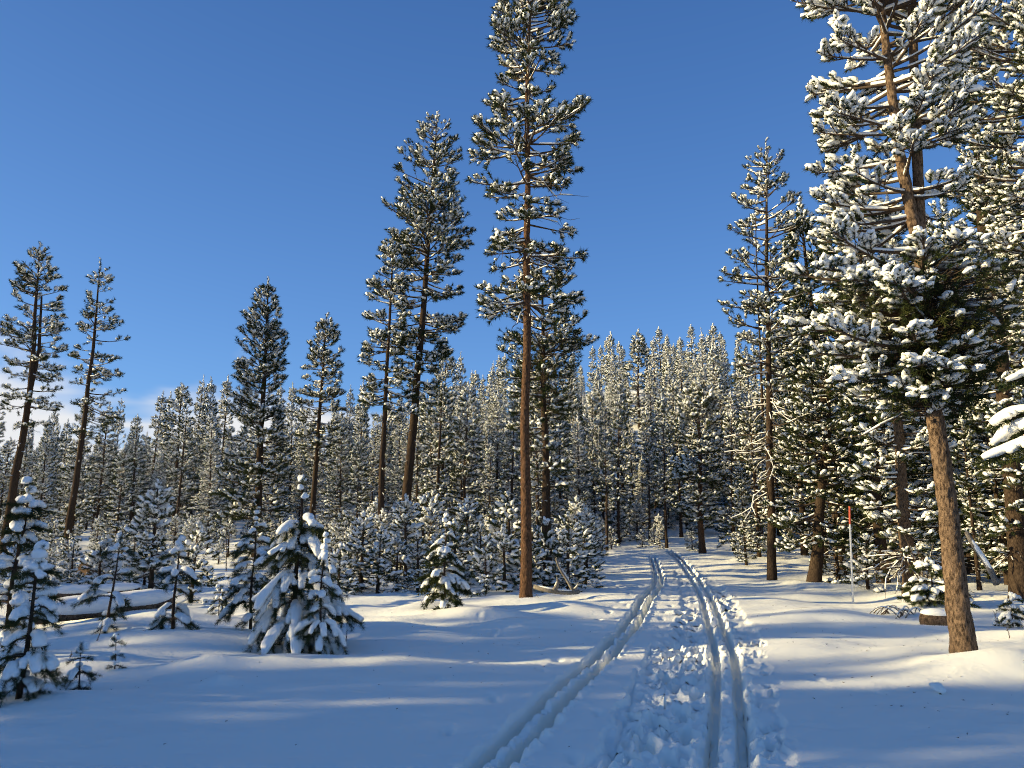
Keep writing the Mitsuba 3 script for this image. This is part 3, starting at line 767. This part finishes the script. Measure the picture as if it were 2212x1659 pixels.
# nearer single pines with bare lower stems among the young trees
for (u, v, y, kind), lab in ranked([(950, 800, 37, P % 2), (1105, 860, 40, P % 2), (1160, 830, 46, P % 2), (1305, 930, 46, P % 2), (1430, 905, 47, P % 2), (1396, 930, 52, P % 2), (400, 880, 54, P % 2), (270, 960, 46, P % 4), (1060, 960, 52, P % 1), (745, 900, 56, P % 1), (1000, 900, 56, P % 3), (905, 900, 50, P % 1)], '%s from the left of the slim pines standing before the dense forest'):
    forest_tree(u, v, y, kind, lab, 'slim pines in front of the forest')
for (u, v, y, kind), lab in ranked([(1700, 640, 40, P % 0), (1830, 600, 34, P % 1), (1880, 640, 42, P % 3), (1860, 700, 29, P % 1), (2010, 420, 30, P % 0), (2060, 480, 26, P % 3), (2140, 350, 24, P % 1), (2185, 420, 30, P % 1), (1990, 700, 25, P % 4), (2120, 760, 23, P % 4),
                      (2230, 300, 21, P % 1), (1620, 860, 38, P % 4), (1570, 880, 45, P % 1), (1600, 1000, 33, P % 4), (1900, 560, 46, P % 2), (1935, 880, 27, P % 5), (2200, 850, 20.5, P % 5), (2075, 900, 21, P % 5), (1820, 860, 30, P % 5), (1750, 830, 33, P % 5)], '%s from the left of the big pines in the woods right of the trail'):
    forest_tree(u, v, y, kind, lab, RIGHT[1], name='woodland_pine')


def fill(n, xr_, yr_, dmin, ok, kinds, hr, label, group, name):
    k = tries = 0
    while k < n and tries < n * 60:
        tries += 1
        x, y = rng.uniform(*xr_), rng.uniform(*yr_)
        if abs(x) > 0.78 * y + 3 or not ok(x, y) or not free(x, y, dmin):
            continue
        TAKEN.append((x, y))
        copy(name, kinds[rng.integers(len(kinds))], x, y, rng.uniform(*hr), rng.uniform(0, 360), label, group, lean=(rng.normal(0, 1), rng.normal(0, 1)), sx=rng.uniform(0.9, 1.15))
        k += 1


pines, firs = [P % k for k in range(5)], [F % k for k in range(3)]
fill(84, (-60, -6), (56, 88), 2.3, lambda x, y: True, pines + firs, (6.5, 10.5), *LEFT, 'forest_pine')
fill(78, (-12, 30), (48, 84), 2.2, lambda x, y: y > 50 + 0.2 * abs(x - 4) and not (7.2 < x < 9.6 and y < 49), pines + firs, (7, 12), *HILL, 'forest_pine')
fill(46, (9, 34), (22, 62), 2.3, lambda x, y: x > 0.34 * y + 2.0 + 2.5 * (y > 40), [P % 5, P % 6, P % 5, P % 6, P % 1, P % 4], (8, 14), *RIGHT, 'woodland_pine')
# the far forest, one mass
k = 0
for _ in range(9000):
    x, y = rng.uniform(-140, 150), rng.uniform(82, 200)
    if abs(x) > 0.76 * y or not free(x, y, 2.7):
        continue
    TAKEN.append((x, y))
    k += 1
    copy('distant_forest', 'proto_fir_back', x, y, rng.uniform(7, 10.5) if x / y < -0.05 else rng.uniform(8, 12), rng.uniform(0, 360), key=f'distant_forest__{k:03d}', sx=rng.uniform(0.9, 1.3))
    if k >= 480:
        break
labels['distant_forest'] = {'kind': 'stuff', 'label': 'far forest of snowy conifers covering the hillside', 'category': 'forest'}

# trees of the wood to the left, outside the frame, that throw their long shadows over the snow
for x, y, H, kind in [(-16, -3.2, 9, 3), (-19, -1.0, 9.5, 0), (-24, -2.2, 13, 1), (-22, 1.2, 10, 0), (-27, 2.6, 12.5, 3), (-31, 0.4, 15, 0), (-18, 3.0, 6.5, 4), (-25, 5.0, 9, 3), (-30, 6.6, 9.5, 1), (-33, 4.4, 10, 3), (-36, 8.0, 11, 1), (-37, 1.2, 12, 2), (-26, 0.6, 9, 2), (-21, 3.2, 8, 3),
                      (-12, 1.5, 6.0, 4), (-13.5, -0.8, 7, 3), (-16, 0.6, 8, 1), (-20, 1.4, 9, 4), (-23, 3.9, 9, 4), (-28, 4.2, 9.5, 1), (-34, 2.2, 14, 3), (-29, 9.3, 6.0, 4),
                      (-38, -3.0, 17, 0), (-14, -5.5, 10, 3), (-40, 12.5, 9, 3), (-46, 18.0, 8, 0), (-44, 5.5, 15, 3), (-50, 2.0, 17, 0), (-26, 10.0, 13, 2), (-27, 17.5, 11, 0), (-33, 19.0, 13, 2), (-41, 21.0, 15, 0), (-29, 8.0, 12, 2), (-38, 14.6, 15, 2), (-48, 25.0, 15, 2), (-42, 17.6, 13, 2)]:
    copy('shade_pine', P % kind, x, y, H * (0.94 if y < 7 else 1.0), rng.uniform(0, 360), 'pine of the wood left of the meadow, whose long shadow falls across the snow', 'pines left of the view')

# ------------------------------------------------------------------ young pines
YOUNG = ('young snow covered pine deep in the thicket behind the foremost young pines', 'young pines in the thicket')
for (u, v, y, kind), nth in ranked([(345, 1040, 20, 2), (425, 1130, 17, 1), (1225, 1105, 21, 0), (1262, 1140, 23, 1), (1090, 1135, 20.5, 1), (1175, 1128, 22, 3), (1010, 1075, 26, 2), (985, 1120, 23, 0), (880, 1070, 26, 2), (860, 1150, 22, 1), (820, 1140, 21, 1), (785, 1105, 21.5, 2),
                      (905, 1145, 21, 0), (945, 1155, 22, 1), (1040, 1125, 24, 0), (1050, 1165, 20, 3), (760, 1160, 22, 3), (735, 1180, 20, 3), (1130, 1160, 21, 3), (1150, 1140, 25, 0), (930, 1085, 28, 2), (1200, 1150, 27, 1)], '%s from the left of the foremost young snowy pines behind the open snow'):
    p = at(u, v, y)
    H = max(p[2] - float(zg(p[0], y)), 0.5)
    lab = {345: ('tall young fir with dark level boughs at the far side of the snowy log', None), 425: ('young pine with round snow knobs right of the dark young fir', None), 1225: ('dense young pine at the left edge of the trail, beside pale snag branches', None)}.get(u, (nth, YOUNG[1]))
    copy('young_pine', f'proto_young_{kind}', p[0], y, H, rng.uniform(0, 360), *lab, sx=rng.uniform(1.0, 1.25))
    TAKEN.append((p[0], y))


def fill_young(n, xr_, yr_, ok, hr, label, group, name):
    k = tries = 0
    while k < n and tries < n * 60:
        tries += 1
        x, y = rng.uniform(*xr_), rng.uniform(*yr_)
        if abs(x) > 0.72 * y + 1 or not ok(x, y) or not free(x, y, 0.8):
            continue
        TAKEN.append((x, y))
        copy(name, f'proto_young_{rng.integers(4)}', x, y, rng.uniform(*hr), rng.uniform(0, 360), label, group, sx=rng.uniform(0.95, 1.3))
        k += 1


fill_young(95, (-36, -5), (33, 58), lambda x, y: y > 36 or x > -14, (0.7, 2.2), 'small snowy pine among many on the far side of the meadow', 'small pines far across the meadow', 'meadow_sapling')
fill_young(24, (-18, -7), (19, 33), lambda x, y: x < -0.42 * y, (0.6, 1.4), 'small snowy pine on the open meadow behind the logs', 'small pines behind the logs', 'meadow_sapling')
fill_young(34, (-7, 6), (27, 46), lambda x, y: x < 0.1 * y + 0.3, (1.2, 3.2), *YOUNG, 'young_pine')
fill_young(18, (7, 26), (19, 44), lambda x, y: x > 0.30 * y + 2.2, (0.8, 2.4), 'young snowy pine under the big pines right of the trail', 'young pines right of the trail', 'understory_pine')
fill_young(34, (-4, 18), (50, 68), lambda x, y: True, (1.0, 3.5), 'young snowy fir under the hill forest where the trail ends', 'young firs at the foot of the hill', 'hillside_sapling')
fill_young(16, (3, 11), (45, 54), lambda x, y: not (6.8 < x < 8.6 and y < 48), (0.8, 2.2), 'small snowy pine where the trail bends out of sight', 'small pines at the trail bend', 'trail_bend_sapling')


# near young pines: every bough its own part, with the snow lying on it
def near_pine(key, label, u, v, y, v_top, reach, seed, whorls, per=4, droop=-0.35, pad=0.085, lean=0.0, radius=0.03, bare=0.12, crown=0.84):
    rng = np.random.default_rng(seed)
    fine = min(1.0, 0.45 + reach * 1.3)
    b = at(u, v, y)
    x = b[0]
    z0 = float(zg(x, y))
    H = at(u, v_top, y)[2] - z0
    hh = np.linspace(-0.1, H, 26)
    stem = lambda h: np.stack([x + lean * np.maximum(np.asarray(h) / H, 0) ** 1.3 + 0.012 * np.sin(np.asarray(h) * 5 + seed), y + 0.01 * np.cos(np.asarray(h) * 4), z0 + np.asarray(h)], -1)
    scene[f'{key}__trunk'] = mikit.ply(tube(stem(hh), radius * (1 - 0.72 * np.clip(hh / H, 0, 1)), 10, True, 0.08, 20, seed), 'mat_bark', smooth=True)
    top_n, top_s = Bag(), Bag()
    nt = 10
    th = np.linspace(H * 0.86, H, nt)
    ax = unit(np.stack([rng.normal(0, 0.45, nt), rng.normal(0, 0.45, nt), np.full(nt, 0.9)], -1))
    stamp_many(top_n, TUFT['near'], rng, stem(th), frames(ax, rng.uniform(0, 6, nt)), np.full(nt, 0.14 * fine) * rng.uniform(0.8, 1.1, nt))
    for k in range(3):
        q = stem(np.array([H * (0.9 + 0.055 * k)]))[0]
        top_s.add(*stamp(BLOB_NEAR[k], np.array([q + [rng.normal(0, 0.02), rng.normal(0, 0.02), 0.04]]), frames(np.array([[1.0, rng.normal(), 0.2]])), np.array([[0.055, 0.05, 0.06]]) * rng.uniform(0.8, 1.25) * pad / 0.085))
    scene[f'{key}__leader'] = mikit.ply(top_n.mesh(), 'mat_needles', smooth=False)
    scene[f'{key}__leader__snow_cap'] = mikit.ply(top_s.mesh(), 'mat_snow', smooth=True)
    count = 0
    for w in range(whorls):
        f = bare + (crown - bare) * w / (whorls - 1) + rng.normal(0, 0.015)
        n = max(2, rng.poisson(per))
        a0 = rng.uniform(0, 2 * np.pi)
        for j in range(n):
            hz = H * np.clip(f + rng.normal(0, 0.03), 0.06, 0.93)
            az = a0 + 2 * np.pi * j / n + rng.normal(0, 0.25)
            L = (reach * np.clip(1 - f * 0.84 / crown, 0, 1) ** 0.7 + min(0.10, 0.3 * reach)) * rng.uniform(0.5, 1.15)
            o = stem(np.array([hz]))[0]
            d = np.array([math.cos(az), math.sin(az), 0])
            up0 = 0.55 * f + 0.05
            dr_ = droop * (1.1 - 0.7 * f) * rng.uniform(0.4, 1.5)
            t = np.linspace(0, 1, 9)
            side = np.cross(d, [0, 0, 1.0]) * rng.normal(0, 0.12)
            pts = o + d * (L * t)[:, None] + side * (L * t * t)[:, None] + np.array([0, 0, 1.0]) * (L * (up0 * t + (dr_ - up0 * 0.6) * t ** 2))[:, None]
            hit = np.nonzero(pts[:, 2] < zg(pts[:, 0], pts[:, 1]) + 0.03)[0]
            if len(hit):                                   # a bough ends where it dips into the snow
                L = L * max(hit[0], 2) / 9
                pts = np.stack([np.interp(t * max(hit[0], 2) / 8, t, pts[:, k]) for k in range(3)], -1)
            wood, green, white = Bag(), Bag(), Bag()
            wood.add(*tube(pts, 0.004 + (0.004 + 0.012 * L) * (1 - t), 6))
            chains = [(pts, 1.0)]
            for _ in range(int(round(L / 0.16))):
                tt = rng.uniform(0.3, 0.85)
                i0 = int(tt * 8)
                td = unit(pts[i0 + 1] - pts[i0] + 0)
                sg = rng.choice([-1, 1])
                sd = unit(td + sg * np.cross(td, [0, 0, 1.0]) * rng.uniform(0.6, 1.2) + [0, 0, rng.uniform(-0.15, 0.15)])
                sl = L * rng.uniform(0.22, 0.42) * (1.15 - tt)+0.05
                s_ = np.linspace(0, 1, 5)
                q = pts[i0] + sd * (sl * s_)[:, None] + np.array([0, 0, 1.0]) * (sl * dr_ * 0.8 * s_ ** 2)[:, None]
                q[:, 2] = np.maximum(q[:, 2], zg(q[:, 0], q[:, 1]) + 0.04)
                wood.add(*tube(q, 0.006 * (1 - 0.6 * s_), 4))
                chains.append((q, 0.72))
            for q, k_ in chains:
                ln = np.linalg.norm(np.diff(q, axis=0), axis=1).sum()
                m = max(3, int(ln / 0.045))
                ti = np.linspace(0.18, 1.0, m) * (len(q) - 1)
                c = np.stack([np.interp(ti, np.arange(len(q)), q[:, k]) for k in range(3)], -1)
                tg = unit(np.gradient(c, axis=0)) if m > 1 else np.array([[1.0, 0, 0]])
                tg = unit(tg + rng.normal(0, 0.12, tg.shape))
                stamp_many(green, TUFT['near' if y < 13 and u < 2300 else 'hero'], rng, c, frames(tg, rng.uniform(0, 6, m)), np.full(m, 0.155 * fine) * rng.uniform(0.8, 1.15, m))
                # the snow: one lumpy cushion along the bough
                if rng.uniform() < (0.95 if k_ == 1.0 else 0.72):
                    ns, sd_ = (28, 16) if y < 11.5 and u < 2300 else (16, 10)
                    u_ = np.linspace(0.10, 1.06, ns)
                    iu = np.clip(u_, 0, 1) * (len(q) - 1)
                    cc = np.stack([np.interp(iu, np.arange(len(q)), q[:, k]) for k in range(3)], -1)
                    cc += unit(q[-1] - q[-2]) * (np.maximum(u_ - 1, 0) * ln)[:, None]
                    env = np.sqrt(np.clip(1 - ((u_ - 0.62) / 0.50) ** 2, 0, 1)) * (0.6 + 0.5 * u_)
                    rr = 0.88 * pad * k_ * env * (0.75 + 0.6 * meshkit.noise(np.stack([u_ * 4.5, u_ * 0 + count, u_ * 0 + seed], -1), 3)) * (0.6 + 0.4 * min(1, L / 0.5))
                    cc = cc + np.array([0, 0, 1.0]) * (0.03 + rr * 0.5)[:, None]
                    V, Fc = tube(cc, rr + 1e-4, sd_, True, 0.5, 15.0, seed, squash=0.75)
                    white.add(V, Fc)
            nm = f'{key}__bough' + (f'_{count:03d}' if count else '')
            scene[nm] = mikit.ply(wood.mesh(), 'mat_twig', smooth=True)
            scene[nm + '__needles'] = mikit.ply(green.mesh(), 'mat_needles', smooth=False)
            if white.mesh() is not None:
                scene[nm + '__snow_pad'] = mikit.ply(white.mesh(), 'mat_snow', smooth=True)
            count += 1
    labels[key] = {'label': label, 'category': 'tree'}


near_pine('snow_laden_pine', 'biggest young pine of the left foreground, bowed under thick snow pads', 632, 1385, 10.9, 1045, 0.92, 201, 8, 6, -0.8, 0.078, lean=0.04, radius=0.042, bare=0.10, crown=0.74)
near_pine('small_pine', 'small snowy pine tucked against the front right of the biggest young pine', 690, 1395, 10.3, 1165, 0.26, 202, 6, 4, -0.8, 0.072, radius=0.02)
near_pine('small_pine_001', 'young snowy pine crowding the left side of the biggest young pine', 540, 1345, 12.4, 1115, 0.40, 203, 8, 4, -0.5, 0.068, radius=0.026)
near_pine('small_pine_002', 'young pine with drooping snowy boughs before the log, right one of two', 372, 1365, 11.8, 1172, 0.42, 204, 5, 4, -0.65, 0.085, radius=0.026)
near_pine('small_pine_003', 'young pine with few open snowy boughs before the log, left one of two', 232, 1350, 12.6, 1166, 0.46, 205, 4, 3, -0.45, 0.075, lean=0.09, radius=0.024)
near_pine('small_pine_004', 'dark young pine heavy with snow at the lower left edge of the photo', 42, 1505, 7.4, 1195, 0.25, 206, 6, 4, -0.6, 0.08, lean=0.05, radius=0.028)
near_pine('small_pine_005', 'taller young pine cut by the left edge, behind the dark snow heavy one', 4, 1420, 9.6, 1050, 0.36, 207, 9, 4, -0.5, 0.085, lean=0.10, radius=0.034)
near_pine('small_pine_006', 'sunlit young pine alone before the thicket, left of the slender bare trunk', 960, 1311, 15.6, 1120, 0.42, 208, 9, 4, -0.55, 0.075, radius=0.026)
near_pine('tiny_sapling', 'tiny upright sapling with a snow knob, alone on the slope', 246, 1430, 9.2, 1382, 0.06, 209, 3, 3, -0.3, 0.045, radius=0.008)
near_pine('tiny_sapling_001', 'tiny sapling with drooping snowy twigs right of the dark pine at the lower left edge', 170, 1476, 8.2, 1405, 0.13, 210, 3, 3, -0.7, 0.05, radius=0.009)
near_pine('tiny_sapling_002', 'tiny snowy sapling between the log pines and the biggest young pine', 474, 1311, 14.5, 1272, 0.14, 211, 4, 3, -0.5, 0.05, radius=0.01)
near_pine('tiny_sapling_003', 'tiny snow clad sapling near the right edge, beyond the thick sunlit trunk', 2190, 1345, 13.5, 1290, 0.22, 212, 4, 3, -0.5, 0.06, radius=0.01)
near_pine('understory_bush', 'low snowy pine bush between the two brown trunks behind the log stub', 2015, 1290, 16.5, 1215, 0.6, 213, 5, 5, -0.2, 0.085, radius=0.02)
near_pine('low_bough_pine', 'near pine beyond the right edge, only fat snowy boughs reaching into view', 2440, 1500, 8.2, 590, 1.5, 214, 7, 5, -0.35, 0.10, radius=0.06, bare=0.55)

# ------------------------------------------------------------------ logs, snags, twigs, marker pole
def cushion(pts, rad, seed, rough=0.16, sides=14, squash=0.7):
    return tube(pts, rad, sides, True, rough, 3.0, seed, squash)


def log(key, label, x0, y0, x1, y1, r, snow_r, seed, dz=0.0):
    t = np.linspace(0, 1, 24)
    X, Y = x0 + (x1 - x0) * t, y0 + (y1 - y0) * t
    base = zg(np.array([x0, x1]), np.array([y0, y1])) * 0.7 + 0.3 * zg(X, Y).mean()
    Z = base[0] + (base[1] - base[0]) * t + r * 0.55 + dz
    pts = np.stack([X, Y, Z], -1)
    scene[f'{key}__log'] = mikit.ply(tube(pts, np.full(24, r), 18, True, 0.12, 7, seed), 'mat_bark_tan', smooth=40)
    k = np.sqrt(np.clip(1 - (np.abs(t - 0.5) / 0.515) ** (6 if abs(x1 - x0) > 1.2 else 2.6), 0.02, 1))
    cp = pts + np.array([0, 0.35 * r, r * 0.95])
    scene[f'{key}__snow_cap'] = mikit.ply(cushion(cp, snow_r * k, seed, 0.22), 'mat_snow', smooth=True)
    labels[key] = {'label': label, 'category': 'log'}


a, b = at(70, 1330, 14.0), at(350, 1310, 14.8)
log('fallen_log', 'large fallen log under a thick snow cap, behind the two young pines', a[0], 13.4, b[0] + 0.1, 15.0, 0.125, 0.24, 301, 0.09)
a, b = at(118, 1275, 18.5), at(300, 1268, 18.8)
log('far_log', 'thin fallen log under snow, behind the larger log', a[0], 18.4, b[0], 18.9, 0.11, 0.17, 302)
a, b = at(196, 1225, 27), at(262, 1220, 28)
log('mound_log', 'dark log end under a round snow mound far across the meadow', a[0], 26.5, b[0], 28.5, 0.26, 0.42, 303)
a, b = at(1998, 1316, 13.6), at(2052, 1318, 13.2)
log('log_stub', 'short sawn log with snow on its end, left of the thick sunlit trunk', a[0], 13.7, b[0] + 0.15, 13.2, 0.13, 0.125, 304, 0.0)


def stick(key, part, pts, r0, r1, seed, mat='mat_deadwood', snow=0.8, sides=7):
    pts = np.asarray(pts, float)
    n = 16
    s = np.linspace(0, len(pts) - 1, n)
    from scipy.interpolate import make_interp_spline
    q = make_interp_spline(np.arange(len(pts)), pts, k=min(2, len(pts) - 1))(s)
    r = np.linspace(r0, r1, n)
    scene[f'{key}__{part}'] = mikit.ply(tube(q, r, sides, True, 0.15, 14, seed), mat, smooth=True)
    if snow:
        scene[f'{key}__{part}__snow'] = mikit.ply(cushion(q + np.array([0, 0, 1.0]) * (r * 0.8)[:, None], r * snow * np.sin(np.linspace(0.15, np.pi - 0.15, n)), seed, 0.25, 8), 'mat_snow', smooth=True)


def on(u, v, y):
    p = at(u, v, y)
    return np.array([p[0], y, max(p[2], float(zg(p[0], y)))])


S = 'fallen_snag'
stick(S, 'branch', [on(1155, 1268, 18.6), on(1190, 1276, 18.4), on(1225, 1280, 18.6), on(1250, 1278, 18.8)], 0.06, 0.05, 311)
stick(S, 'branch_001', [on(1196, 1276, 18.4), on(1204, 1262, 18.4), on(1203, 1247, 18.4)], 0.07, 0.015, 312)
stick(S, 'branch_002', [on(1238, 1278, 18.7), on(1226, 1255, 18.7), on(1208, 1226, 18.7), on(1202, 1205, 18.7)], 0.05, 0.02, 313)
stick(S, 'branch_003', [on(1236, 1276, 18.8), on(1246, 1268, 18.8), on(1249, 1258, 18.8)], 0.035, 0.012, 314)
labels[S] = {'label': 'pale curved snag branches lying half buried right of the slender bare trunk', 'category': 'branch'}
S = 'bent_branch'
stick(S, 'branch', [on(812, 1150, 29.5), on(835, 1166, 29.5), on(862, 1150, 29.6), on(882, 1112, 29.6), on(890, 1080, 29.7)], 0.05, 0.03, 315, snow=1.3)
labels[S] = {'label': 'curved snowy dead branch arching at the foot of the tall bent pine', 'category': 'branch'}
S = 'leaning_dead_tree'
stick(S, 'trunk', [on(2088, 1150, 15.5), on(2105, 1180, 15.3), on(2135, 1225, 15.0), on(2152, 1262, 14.8)], 0.045, 0.06, 316)
labels[S] = {'label': 'thin pale dead trunk leaning in the shade right of the thick sunlit trunk', 'category': 'dead tree'}
S = 'dead_brush'
rb_ = np.random.default_rng(8)
c = on(2000, 1285, 16.8)
for k in range(9):
    a_ = rb_.uniform(0, np.pi)
    d = np.array([math.cos(a_), rb_.normal(0, 0.4), abs(math.sin(a_))]) * rb_.uniform(0.7, 1.4)
    stick(S, 'twig' + (f'_{k:03d}' if k else ''), [c, c + d * 0.5 + [0, 0, 0.12], c + d], 0.018, 0.006, 320 + k, 'mat_twig', 0.9, 5)
labels[S] = {'label': 'tangle of bare snow lined twigs between the brown trunk and the thick sunlit trunk', 'category': 'brush'}
S = 'twig_heap'
c = at(1945, 1308, 15.2)
c[2] = float(zg(c[0], c[1]))
for k in range(13):
    a_ = rb_.uniform(-0.5, np.pi + 0.5)
    e0 = c + [rb_.normal(0, 0.16), rb_.normal(0, 0.12), 0.0]
    d = np.array([math.cos(a_) * 0.28, rb_.normal(0, 0.12), 0.02])
    stick(S, 'twig' + (f'_{k:03d}' if k else ''), [e0 - d, e0 + [0, 0, rb_.uniform(0.10, 0.2)], e0 + d], 0.013, 0.007, 340 + k, 'mat_twig', 1.2, 5)
labels[S] = {'label': 'low heap of bent twigs poking out of the snow left of the log stub', 'category': 'twigs'}
for k, (u, v, y, du, hpx) in enumerate([(208, 1382, 11.0, 14, 48), (745, 1378, 11.0, 3, 36), (2150, 1330, 14.5, -6, 12), (2180, 1372, 11.2, -12, 26), (148, 1418, 9.6, 6, 12), (915, 1310, 15.8, -8, 16), (1165, 1292, 17.2, -14, 12)]):
    p = at(u, v, y)
    p[2] = float(zg(p[0], p[1])) - 0.03
    q = at(u + du, v - hpx, y)
    key = numbered('bare_twig')
    stick(key, 'stem', [p, 0.5 * (p + q) + [0.02, 0, 0.01], q], 0.007, 0.003, 360 + k, 'mat_twig', 0, 5)
    stick(key, 'side_shoot', [0.45 * p + 0.55 * q, 0.3 * p + 0.7 * q + [0.05, 0, 0], 0.1 * p + 0.9 * q + [0.07, 0, -0.02]], 0.004, 0.002, 370 + k, 'mat_twig', 0, 4)
    labels[key] = {'category': 'twig', 'label': ['bare curled twig in front of the left log pine', 'bare twig right of the biggest young pine', 'short bare twig beyond the thick sunlit trunk', 'thin bare twig on the snow right of the thick sunlit trunk',
                                               'small bent twig poking out right of the dark edge pine', 'short twigs left of the sunlit young pine', 'small twig at the foot of the slender bare trunk'][k]}
p = at(1841, 1284, 18.6)
p[2] = float(zg(p[0], p[1])) - 0.05
q, m = at(1835, 1094, 18.6), at(1836, 1132, 18.6)
scene['marker_pole__shaft'] = mikit.ply(tube(np.linspace(p, m, 12), np.full(12, 0.023), 12), 'mat_stake', smooth=40)
scene['marker_pole__orange_top'] = mikit.ply(tube(np.linspace(m - (q - m) * 0.02, q, 8), np.full(8, 0.025), 12), 'mat_orange', smooth=40)
labels['marker_pole'] = {'label': 'thin pale trail marker pole with an orange red top right of the trail', 'category': 'pole'}
p = at(490, 1216, 30.0)
p[2] = float(zg(p[0], p[1])) - 0.05
q = at(489, 1140, 30.0)
scene['thin_stake'] = mikit.ply(tube(np.linspace(p, q, 8), np.linspace(0.022, 0.014, 8), 8), 'mat_twig', smooth=40)
labels['thin_stake'] = {'label': 'thin dark stake upright on the open meadow left of the biggest young pine', 'category': 'stake'}
for key, lab, u, v, y, s in (('snow_clod', 'lone snow lump with a dark underside on the smooth snow at lower right', 2028, 1512, 8.0, 0.055),):
    p = at(u, v, y)
    p[2] = float(zg(p[0], p[1]))
    scene[f'{key}__lump'] = mikit.ply(stamp(BLOB_NEAR[2], np.array([p + [0, 0, 0.05]]), frames(np.array([[0.6, -0.3, -0.45]])), np.array([[s * 1.3, s * 0.8, s]])), 'mat_snow', smooth=True)
    scene[f'{key}__twig'] = mikit.ply(tube(np.array([p + [0.0, 0, -0.02], p + [0.03, -0.02, 0.02], p + [0.07, -0.03, 0.03]]), [0.01, 0.012, 0.004], 6), 'mat_twig', smooth=True)
    labels[key] = {'label': lab, 'category': 'snow'}

rl = np.random.default_rng(91)
n = 420
cx = np.where(rl.uniform(size=n) < 0.5, rl.normal(5.4, 1.6, n), rl.uniform(-6, 7, n))
cy = np.where(rl.uniform(size=n) < 0.5, rl.normal(10.5, 2.2, n), rl.uniform(5, 20, n))
keep = (np.abs(cx - xr(cy)) > 0.7) & (np.abs(cx - xl(cy)) > 0.4) & (cy > 4.5)
cx, cy = cx[keep], cy[keep]
a = rl.uniform(0, 6.28, len(cx))
ln = rl.uniform(0.008, 0.035, len(cx))
p0 = np.stack([cx, cy, zg(cx, cy) + 0.004], -1)
scene['bark_litter'] = mikit.ply(frustums(p0, p0 + np.stack([np.cos(a) * ln, np.sin(a) * ln, rl.uniform(0, 0.006, len(cx))], -1), rl.uniform(0.0015, 0.005, len(cx)), np.full(len(cx), 0.001), 4), 'mat_twig', smooth=False)
labels['bark_litter'] = {'kind': 'stuff', 'label': 'tiny scattered bark flakes and needles lying on the snow', 'category': 'litter'}
